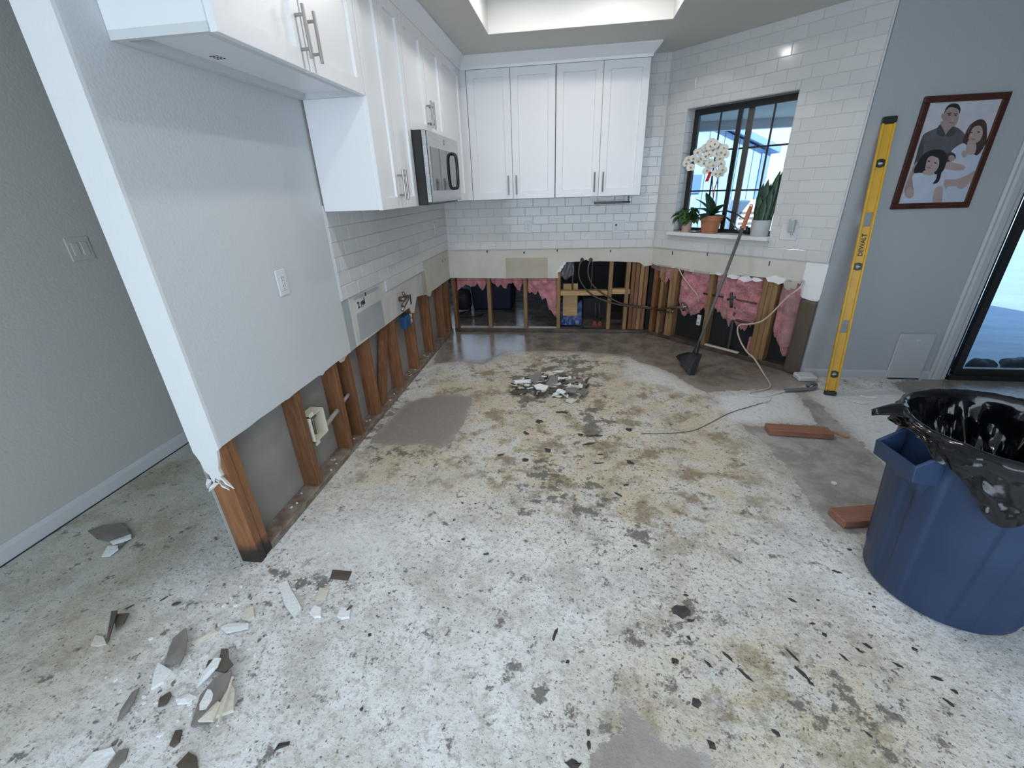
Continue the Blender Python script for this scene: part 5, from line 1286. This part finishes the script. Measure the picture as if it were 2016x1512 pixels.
# small things on the sill
t = thing('metal_dish', 'small shiny metal dish on the sill between the left pots', 'dish', sillp(.425, -.03))
b_ = MB(); b_.lathe([(.02, .0), (.045, .010), (.050, .018), (.047, .018), (.02, .004)], 24, tuple(sillp(.428, -.03))); b_.build('bowl', M_shiny, t, smooth=True)
t = thing('sink_sprayer', 'small black and chrome fitting on the sill behind the broom', 'fitting', sillp(.845, .05))
b_ = MB(); b_.tube([sillp(.852, .05), sillp(.852, .05, .055)], .018, 14); b_.build('body', M_black, t, smooth=True)
b_ = MB(); b_.tube([sillp(.815, .02), sillp(.815, .02, .06)], .012, 12); b_.tube([sillp(.80, .02, .058), sillp(.86, .03, .062)], .007, 8); b_.build('spout', M_shiny, t, smooth=True)

# ================================================================== GARAGE CLUTTER SEEN THROUGH THE STUDS
def gpt(x, y, Y_): return hit(x, y, (0, 1, 0), Y_)
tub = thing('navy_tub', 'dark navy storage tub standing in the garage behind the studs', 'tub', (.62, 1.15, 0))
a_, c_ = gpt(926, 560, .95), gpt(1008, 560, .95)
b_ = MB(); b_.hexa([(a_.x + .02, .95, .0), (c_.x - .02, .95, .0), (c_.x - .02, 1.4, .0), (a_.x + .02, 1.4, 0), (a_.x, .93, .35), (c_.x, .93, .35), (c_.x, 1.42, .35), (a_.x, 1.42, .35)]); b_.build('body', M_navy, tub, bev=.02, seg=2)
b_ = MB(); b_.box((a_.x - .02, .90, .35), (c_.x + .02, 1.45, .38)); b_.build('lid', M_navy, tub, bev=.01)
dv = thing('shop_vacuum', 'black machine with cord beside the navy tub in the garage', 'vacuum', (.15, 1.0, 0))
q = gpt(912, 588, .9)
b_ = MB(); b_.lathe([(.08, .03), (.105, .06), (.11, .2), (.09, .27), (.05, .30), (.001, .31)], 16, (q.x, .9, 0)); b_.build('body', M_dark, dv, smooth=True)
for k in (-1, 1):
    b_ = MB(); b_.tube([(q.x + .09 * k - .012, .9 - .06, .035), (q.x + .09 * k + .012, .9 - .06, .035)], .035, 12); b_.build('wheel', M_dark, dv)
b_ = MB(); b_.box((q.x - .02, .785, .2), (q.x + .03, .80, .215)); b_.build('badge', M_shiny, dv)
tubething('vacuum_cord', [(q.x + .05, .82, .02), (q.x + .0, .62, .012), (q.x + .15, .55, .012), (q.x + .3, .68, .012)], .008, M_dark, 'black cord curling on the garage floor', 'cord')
b_ = MB(); a_ = gpt(1109, 559, .11); c_ = gpt(1137, 622, .11); b_.box((a_.x, .116, c_.z), (c_.x - .006, .155, a_.z)); tag(b_.build('pine_board', M_pine, bev=.002), 'short pale pine board hanging upright behind the blocking', 'board')
bgc = mat('blue_bag_print', (.010, .05, .22), .4, col2=(.25, .30, .40), scale=22, lo=.5, hi=.7)
b_ = MB(); a_ = gpt(1105, 612, .16); c_ = gpt(1144, 645, .16)
b_.grid(lambda u, v: (a_.x + (c_.x - a_.x) * u, .165 + .015 * noise.noise((u * 5, v * 5, 0)), .04 + .24 * v * (1 + .1 * math.sin(u * 8))), 12, 10); b_.grid(lambda u, v: (a_.x + (c_.x - a_.x) * u, .23, .04 + .24 * v * (1 + .1 * math.sin(u * 8))), 12, 10)
tag(b_.build('printed_bag', bgc, smooth=True), 'crumpled blue printed bag under the pine board', 'bag')
rk_ = thing('rake_heads', 'orange garden tool heads with gray handles behind the wall', 'garden tool', (1.55, .3, 0))
for i, (x0, x1) in enumerate(((1173, 1171), (1180, 1181))):
    p0, p1 = gpt(x0, 596, .3), gpt(x1, 632, .28)
    b_ = MB(); b_.tube([p0, p1], .010, 8); b_.build('handle', M_iron, rk_, smooth=True)
    b_ = MB()
    for k in range(5): b_.tube([p1, p1 + Vector(((k - 2) * .020, -.01, -.10))], .009, 6)
    b_.build('tines', mat('orange_tool', (.42, .11, .05), .6) if i == 0 else bpy.data.materials['orange_tool'], rk_)
b_ = MB(); a_, c_ = gpt(1148, 586, .6), gpt(1180, 622, .6); b_.box((a_.x, .6, c_.z - .05), (c_.x + .1, .9, a_.z)); tag(b_.build('dark_crate', M_dark, bev=.01), 'dark crate deep in the garage behind the tools', 'crate')

# ================================================================== FLOOR BLOCKS AND DEBRIS
def block(pts, h, lab):
    w = [fl(x, y) for x, y in pts]
    b = MB(); b.hexa([(p.x, p.y, .001) for p in w] + [(p.x, p.y, h) for p in w]); return tag(b.build('wood_block', M_redblk, bev=.003), lab, 'wood block')
q = fl(1513, 857); r = fl(1640, 866); dv_ = Vector((r.x - q.x, r.y - q.y, 0)); nv = Vector((-dv_.y, dv_.x, 0)).normalized() * .09
b_ = MB(); b_.hexa([(p.x, p.y, z) for z in (.001, .038) for p in (q, r, r + nv, q + nv)]); tag(b_.build('wood_block', M_redblk, bev=.003), 'long reddish wood block lying across the gray floor strip', 'wood block')
q = fl(1660, 1041); r = q + Vector((.30, .06, 0)); nv = Vector((-.06, .30, 0)).normalized() * .10
b_ = MB(); b_.hexa([(p.x, p.y, z) for z in (.001, .038) for p in (q, r, r + nv, q + nv)]); tag(b_.build('wood_block', M_redblk, bev=.003), 'reddish wood block half hidden behind the blue can', 'wood block')
b_ = MB(); q = fl(1652, 858); b_.hexa([tuple(q + Vector(v)) for v in ((-.02, .04, .001), (.0, .05, .001), (.05, -.02, .001), (.03, -.025, .001), (-.02, .04, .01), (.0, .05, .01), (.05, -.02, .008), (.03, -.025, .008))]); tag(b_.build('wood_chip', M_pine), 'pale wood splinter at the end of the long block', 'wood chip')

def scrap_mesh(L, W, th, curl, m, n=9, seed=0, jag=.35):
    rnd = random.Random(seed); b = MB()
    ang = sorted(rnd.uniform(0, 2 * PI) * .15 + 2 * PI * i / n for i in range(n))
    pts = [(L * math.cos(a) * (1 - jag * rnd.random()), W * math.sin(a) * (1 - jag * rnd.random())) for a in ang]
    def z(x, y): return curl * (x * x / (L * L + 1e-9)) + curl * .5 * (y / (W + 1e-9)) * (x / L)
    c = (0, 0, 0)
    top = [(x, y, z(x, y) + th) for x, y in pts]; mid = [(x * .5, y * .5, z(x * .5, y * .5) + th) for x, y in pts]; bot = [(x, y, z(x, y)) for x, y in pts]
    b.add(top + mid + bot + [(0, 0, th), (0, 0, 0)], [(i, (i + 1) % n, n + (i + 1) % n, n + i) for i in range(n)] + [(n + i, n + (i + 1) % n, 3 * n) for i in range(n)] + [((i + 1) % n, i, 2 * n + i, 2 * n + (i + 1) % n) for i in range(n)] + [(2 * n + (i + 1) % n, 2 * n + i, 3 * n + 1) for i in range(n)])
    return b.mesh('scrap', m)
SD = [100]
def scrap(name, px, py, L, W, rot, m, lab, cat='debris', group=None, th=.004, curl=.0, z=.001, tilt=(0, 0), n=7, jag=.5):
    SD[0] += 1
    me = scrap_mesh(L * .63, W * .63, th, curl, m, n, SD[0], jag)
    p = fl(px, py)
    M = Matrix.Translation((p.x, p.y, z)) @ Matrix.Rotation(math.radians(rot), 4, 'Z') @ Matrix.Rotation(tilt[0], 4, 'X') @ Matrix.Rotation(tilt[1], 4, 'Y')
    return tag(inst(me, name, None, M), lab, cat, group)
def trace(pts, m, lab, th=.005, z=.001, lift=0.0, name='drywall_scrap', cat='debris'):
    SD[0] += 1
    w = [fl(x / 1.6117, 945 + y / 1.6117) for x, y in pts]
    c = sum(w, Vector()) / len(w); n = len(w)
    R_ = max((p - c).length for p in w)
    def top(p): return z + th + lift * max(0, (p - c).dot(Vector((.5, .86, 0))) / R_ + .6) + .004 * noise.noise((p.x * 30, p.y * 30, SD[0]))
    b = MB()
    b.add([(p.x, p.y, top(p)) for p in w] + [(p.x, p.y, max(top(p) - th, .0003)) for p in w] + [(c.x, c.y, top(c) + .002), (c.x, c.y, max(top(c) - th, .0003))],
          [(i, (i + 1) % n, 2 * n) for i in range(n)] + [((i + 1) % n + n, i + n, 2 * n + 1) for i in range(n)] + [(i, i + n, (i + 1) % n + n, (i + 1) % n) for i in range(n)])
    b.v = [(x - c.x, y - c.y, q) for x, y, q in b.v]
    o = b.build(name, m); o.location = (c.x, c.y, 0)
    return tag(o, lab, cat)
trace([(280, 165), (330, 148), (385, 145), (408, 160), (420, 185), (380, 222), (360, 205), (310, 190)], M_scrapg, 'large gray paper scrap alone on the hallway floor', lift=.012)
trace([(352, 203), (420, 180), (420, 192), (395, 205), (362, 212)], M_scrapw, 'white torn strip lying over the gray hallway scrap', z=.012)
trace([(324, 245), (345, 215), (378, 215), (380, 228), (350, 246)], M_scrapw, 'white curled piece in front of the gray hallway scrap', lift=.01)
trace([(340, 525), (365, 436), (385, 436), (372, 470), (350, 520)], M_scrapb, 'narrow brown strip of the folded scrap at left', z=.004, lift=.03)
trace([(366, 436), (420, 440), (400, 470), (372, 480)], M_scrapb, 'brown folded paper flap standing up at left', z=.006, lift=.02)
trace([(290, 528), (305, 495), (330, 500), (340, 522), (310, 530)], M_scrapc, 'small cream piece beside the brown folded scrap')
trace([(535, 560), (555, 515), (600, 487), (605, 520), (595, 565), (575, 600), (560, 585), (548, 592), (525, 590)], M_scrapg, 'gray torn scrap with ragged front edge among the left debris', z=.004, lift=.02)
trace([(482, 668), (492, 620), (505, 585), (548, 610), (520, 645)], M_scrapw, 'white chunk with gray edge below the ragged gray scrap', th=.010)
trace([(655, 605), (665, 580), (705, 578), (712, 555), (735, 560), (735, 585), (750, 605), (720, 622)], M_scrapb, 'dark curled scrap at the top of the big scrap heap', z=.004, lift=.03)
trace([(630, 672), (652, 625), (690, 582), (712, 585), (700, 610), (665, 640)], M_scrapw, 'bright white sliver leaning over the dark curled scrap', z=.016, lift=.012)
trace([(608, 785), (640, 690), (690, 640), (742, 625), (735, 680), (700, 740), (660, 782)], M_scrapg, 'large gray board scrap with white paint in the left heap', th=.009, lift=.014)
trace([(640, 722), (665, 675), (685, 680), (680, 710), (660, 738), (640, 742)], M_scrapw, 'white paint patch flaking on the large gray board scrap', th=.003, z=.018)
trace([(700, 735), (740, 660), (753, 682), (748, 745), (690, 765)], M_scrapc, 'cream plaster slab on the right of the large gray scrap', th=.013, z=.014)
trace([(638, 782), (700, 720), (712, 725), (685, 782)], M_scrapc, 'cream plaster corner at the front of the large gray scrap', th=.010, z=.022)
q0, q1 = fl(738 / 1.6117, 945 + 625 / 1.6117, .038), fl(690 / 1.6117, 945 + 780 / 1.6117, .038)
b_ = MB(); b_.tube([q0, q1], .004, 6); tag(b_.build('plaster_sliver', M_scrapc), 'thin cream stick lying across the large gray scrap', 'debris')
trace([(375, 770), (385, 735), (425, 685), (450, 670), (430, 715), (405, 745)], M_scrapg, 'long gray paper strip left of the big heap', lift=.012)
trace([(503, 722), (508, 695), (545, 680), (550, 690), (530, 717)], M_scrapb, 'small brown chip just left of the large gray scrap', lift=.008)
trace([(540, 845), (560, 800), (580, 797), (570, 835), (552, 850)], M_scrapb, 'dark brown chip with pale edge near the lower left', th=.008)
trace([(245, 930), (300, 870), (360, 855), (370, 872), (325, 930)], M_scrapw, 'white plaster piece at the bottom picture edge, left one', th=.009)
trace([(335, 930), (380, 862), (410, 855), (400, 890), (360, 925)], M_scrapg, 'gray plaster piece at the bottom picture edge, right of the white one', th=.006)
trace([(560, 908), (600, 866), (625, 880), (630, 920), (580, 935)], M_scrapb, 'brown stained scrap at the bottom picture edge below the heap', th=.004)
trace([(880, 338), (912, 323), (925, 352), (945, 385), (958, 410), (935, 442), (905, 400), (895, 365)], M_scrapw, 'long bright white plaster strip near the corner post', th=.009)
trace([(1048, 315), (1055, 286), (1117, 292), (1105, 320)], M_scrapb, 'flat dark gray rectangle of paper right of the corner post', th=.003)
trace([(985, 430), (1000, 408), (1022, 412), (1020, 438), (998, 441)], M_scrapw, 'round white plaster lump right of the long white strip', th=.014, name='plaster_lump')
trace([(1072, 440), (1085, 412), (1115, 415), (1110, 440), (1085, 446)], M_scrapw, 'white plaster lump with a brown curl, farthest right', th=.014, name='plaster_lump')
scrap('paper_curl', 689, 1203, .03, .012, 60, M_scrapb, 'brown paper curl on the farthest right white lump', th=.003, z=.015, tilt=(.6, 0))
trace([(1003, 382), (1015, 345), (1045, 350), (1035, 382)], M_scrapc, 'pale cream chip below the dark gray rectangle', th=.007)
trace([(770, 445), (780, 418), (808, 412), (810, 440), (790, 453)], M_scrapc, 'tan plaster lump left of the long white strip', th=.016, name='plaster_lump')
trace([(703, 474), (725, 460), (792, 460), (790, 476), (720, 490)], M_scrapw, 'stacked white splinters below the tan lump', th=.007, z=.004)
trace([(605, 520), (680, 478), (692, 485), (620, 527)], M_scrapc, 'thin pale splinter between the heaps', th=.006)
trace([(870, 862), (885, 838), (920, 830), (918, 842), (890, 852)], M_flake, 'dark curved paper sliver at bottom centre left', th=.003)
trace([(742, 520), (760, 500), (772, 505), (768, 525), (752, 532)], M_scrapw, 'small white chip under the white splinters', th=.008)
trace([(560, 700), (600, 685), (625, 690), (600, 712), (565, 716)], M_scrapw, 'crumbled white plaster left of the large gray scrap', th=.008)
scrap('drywall_scrap', 348, 1190, .03, .016, 30, M_scrapb, 'small dark chip up beside the plaster crumbs', th=.004, z=.004)
scrap('leaf_bit', 958, 1091, .028, .014, 20, mat('green_leaf_bit', (.03, .10, .04), .5), 'tiny green leaf on the white floor', 'leaf', th=.002)
scrap('nail', 255, 1196, .035, .004, 55, M_iron, 'dark nail lying by the left crumbs, left one', 'nail', th=.003)
scrap('nail', 322, 1180, .030, .004, 60, M_iron, 'dark nail lying by the left crumbs, right one', 'nail', th=.003)
scrap('paper_bit', 1690, 793, .09, .05, -20, M_scrapw, 'crumpled white paper on the white floor near the level', 'paper', th=.006, curl=.008)
scrap('paper_bit', 1708, 783, .10, .03, -15, M_scrapw, 'white plastic wrapper lying behind the crumpled paper', 'paper', th=.006, curl=.012)
scrap('plaster_lump', 1641, 952, .025, .03, 0, M_scrapw, 'small white lump on the gray strip before the can', th=.008)
# crumbs, shared look
cr = [scrap_mesh(.010, .008, .005, 0, m, 6, 900 + i, .3) for i, m in enumerate((M_scrapw, M_scrapc, M_scrapw, M_scrapg))]
def crumb(x, y, s, lab, grp, t=0, z=.0):
    k = random.randrange(4); w = ('white', 'cream', 'bright white', 'gray')[k]
    lab = ('small %s plaster crumb at the foot of the corner post' % w) if t < 0 else ('small %s plaster crumb in the %s part of the left debris trail' % (w, ('upper', 'middle', 'lower')[min(int(t * 3), 2)]))
    p = fl(x, y); return tag(inst(cr[k], 'plaster_crumb', None, Matrix.Translation((p.x, p.y, z)) @ Matrix.Rotation(random.uniform(0, 6.28), 4, 'Z') @ Matrix.Diagonal((s, s * random.uniform(.6, 1), s * .8, 1))), lab, 'debris', grp)
for i in range(120):
    t = random.random(); cx_, cy_ = 520 - 280 * t, 1170 + 250 * t
    crumb(cx_ + random.gauss(0, 45), cy_ + random.gauss(0, 28), random.uniform(.35, 1.1), None, 'plaster crumbs at lower left', t)
for i in range(40):
    crumb(600 + random.gauss(0, 40), 1150 + random.gauss(0, 22), random.uniform(.3, .8), None, 'plaster crumbs at the corner post', -1)
for i in range(26):
    q = random.choice((-2.95, -2.6, -2.35, -2.1, -1.75, -1.3, -.9, -.5)) + random.uniform(-.1, .1)
    tag(inst(random.choice(cr), 'plaster_crumb', None, Matrix.Translation((-.05 + random.uniform(-.03, .03), q, .039)) @ Matrix.Rotation(random.uniform(0, 6), 4, 'Z') @ Matrix.Diagonal((.8, .7, .8, 1))), 'small pale plaster crumb lying on the partition sill plate', 'debris', 'plaster crumbs on the sill plate')
# debris pile
pile = [('gray', M_scrapg), ('white', M_scrapw), ('brown', M_scrapb), ('cream', M_scrapc)]
for i in range(150):
    a = random.uniform(0, 2 * PI); rr = math.sqrt(random.random())
    x, y = 1.15 + .30 * rr * math.cos(a), -1.40 + .20 * rr * math.sin(a)
    hgt = .11 * (1 - rr) + .004
    m = random.choices([M_scrapb, M_scrapg, M_scrapw, M_scrapc], [5, 2, 4, 4])[0]
    me = scrap_mesh(random.uniform(.022, .060), random.uniform(.008, .026), .005, random.uniform(0, .012), m, 7, 300 + i, .4)
    tag(inst(me, 'debris_chip', None, Matrix.Translation((x, y, hgt * random.uniform(.45, 1.1))) @ Matrix.Rotation(random.uniform(0, 6.28), 4, 'Z') @ Matrix.Rotation(random.uniform(-.7, .7), 4, 'X')), 'broken %s chip in the swept pile on the kitchen floor, %s side' % ({M_scrapb.name: 'brown paper', M_scrapg.name: 'gray board', M_scrapw.name: 'white plaster', M_scrapc.name: 'cream plaster'}[m.name], 'left' if x < 1.05 else ('right' if x > 1.25 else 'middle')), 'debris', 'chips in the swept pile')
for (x, y, L, W, rot, m, lab, tl_, z_) in ((1056, 746, .17, .12, 30, M_scrapg, 'gray triangular board standing at the back left of the pile', (1.05, .1), .085), (1084, 752, .16, .10, 50, M_scrapg, 'gray triangular board standing at the centre of the pile', (1.1, -.2), .085), (1066, 763, .15, .07, -12, M_scrapw, 'bright white slab with a hole on the pile front', (.2, 0), .075), (1032, 752, .22, .045, 14, M_scrapw, 'long pale slab at the left side of the pile', (.3, 0), .05), (1098, 733, .11, .03, 8, M_scrapw, 'small white slab at the back of the pile', (.2, 0), .06),
    (1125, 790, .11, .07, -20, M_scrapc, 'pale flat chip just in front of the pile', (.05, 0), .005), (1148, 772, .16, .09, 70, M_scrapg, 'gray triangular scrap at the right front of the pile', (.35, .1), .03), (1126, 768, .13, .09, -25, M_scrapg, 'brownish board flat at the right centre of the pile', (.2, 0), .04), (1134, 750, .17, .045, 5, M_scrapg, 'gray slab with white chalk at the right back of the pile', (.3, 0), .05), (1155, 750, .13, .03, 75, M_scrapb, 'brown strip standing at the right end of the pile', (.6, 0), .05), (1104, 772, .11, .05, -40, M_scrapw, 'white chip in the front centre of the pile', (.3, 0), .03), (1024, 772, .2, .05, 10, M_scrapb, 'dark strip lying at the left front of the pile', (.2, 0), .015)):
    SD[0] += 1; me = scrap_mesh(L * .52, W * .56, .009, .004, m, 5, SD[0], .3); p = fl(x, y, z_)
    tag(inst(me, 'debris_slab', None, Matrix.Translation(p) @ Matrix.Rotation(math.radians(rot), 4, 'Z') @ Matrix.Rotation(tl_[0], 4, 'X') @ Matrix.Rotation(tl_[1], 4, 'Y')), lab, 'debris')
# black adhesive flakes stuck to the floor: the ones the photograph shows largest
fk = [(1343, 1205, .075, .05, 25), (1360, 1222, .03, .012, 0), (1093, 1247, .05, .012, 75), (1118, 1303, .012, .010, 30), (1432, 1292, .045, .010, -55), (1468, 1330, .06, .009, -50), (1560, 1290, .05, .007, -60), (1578, 1325, .06, .012, -55), (1596, 1345, .02, .010, -60), (1395, 1308, .03, .008, -55), (1356, 1256, .018, .010, -60), (1372, 1384, .030, .022, 30), (1330, 1302, .03, .016, 10), (1708, 1272, .03, .010, -50), (1690, 1280, .022, .008, -50), (1768, 1310, .024, .010, -30), (1528, 1443, .024, .012, -40), (1710, 1446, .02, .008, -45), (1402, 1468, .02, .024, 30), (1160, 1468, .014, .020, 0), (1158, 1442, .010, .016, 0), (1128, 1504, .04, .02, 0), (912, 1062, .018, .012, 0), (884, 1066, .014, .008, 0), (910, 990, .02, .008, -40), (936, 992, .014, .010, 0), (894, 1024, .012, .010, 50), (870, 1062, .010, .006, 0), (1218, 974, .05, .015, -45), (1250, 1075, .02, .014, 0), (1263, 1120, .012, .012, 0), (1350, 1172, .02, .008, 0), (1610, 1182, .012, .006, 0), (1600, 1228, .02, .008, 10), (1624, 1250, .016, .014, 0), (1560, 1182, .03, .010, -35), (1662, 1295, .03, .007, -60), (1712, 1169, .012, .010, 0), (1720, 1195, .014, .008, 0), (1648, 1126, .03, .010, -20), (1672, 1082, .02, .012, 0), (1870, 1385, .03, .010, -50), (1845, 1336, .026, .012, -20), (1800, 1278, .016, .010, 0), (1880, 1362, .02, .010, -40), (1034, 906, .04, .030, 15), (1078, 887, .04, .05, 20), (1170, 858, .11, .018, 8), (1160, 874, .09, .018, 20), (1142, 856, .035, .03, 0), (1178, 912, .06, .012, 10), (1182, 895, .04, .015, 10), (1240, 910, .05, .03, -50), (1238, 846, .05, .04, 0), (1036, 853, .05, .025, -50), (1062, 830, .06, .05, 20), (1108, 812, .08, .03, 0), (985, 896, .04, .02, 30), (1232, 955, .03, .014, 10), (560, 1468, .02, .006, 30), (728, 1250, .014, .012, 0), (712, 1396, .012, .010, 0), (766, 1168, .012, .006, 0), (873, 1196, .010, .004, 0)]
def fkl(i, x, y, L):
    sz = 'large' if L > .045 else ('medium' if L > .02 else 'tiny')
    at = 'just in front of the swept pile' if y < 920 else ('left of centre on the white floor' if x < 1000 else ('beside the blue can' if x > 1590 and y < 1320 else ('in the right foreground' if x > 1500 else ('in the bottom centre foreground' if y > 1380 else 'in the middle of the stained floor'))))
    return '%s black adhesive flake stuck to the floor %s' % (sz, at)
for i, (x, y, L, W, rot) in enumerate(fk):
    me = scrap_mesh(L * .68, W * .76, .0012, 0, M_flake, 12, 700 + i, .52); p = fl(x, y)
    tag(inst(me, 'adhesive_flake', None, Matrix.Translation((p.x, p.y, .0004)) @ Matrix.Rotation(math.radians(rot), 4, 'Z')), fkl(i, x, y, L), 'debris', 'black adhesive flakes on the kitchen floor')
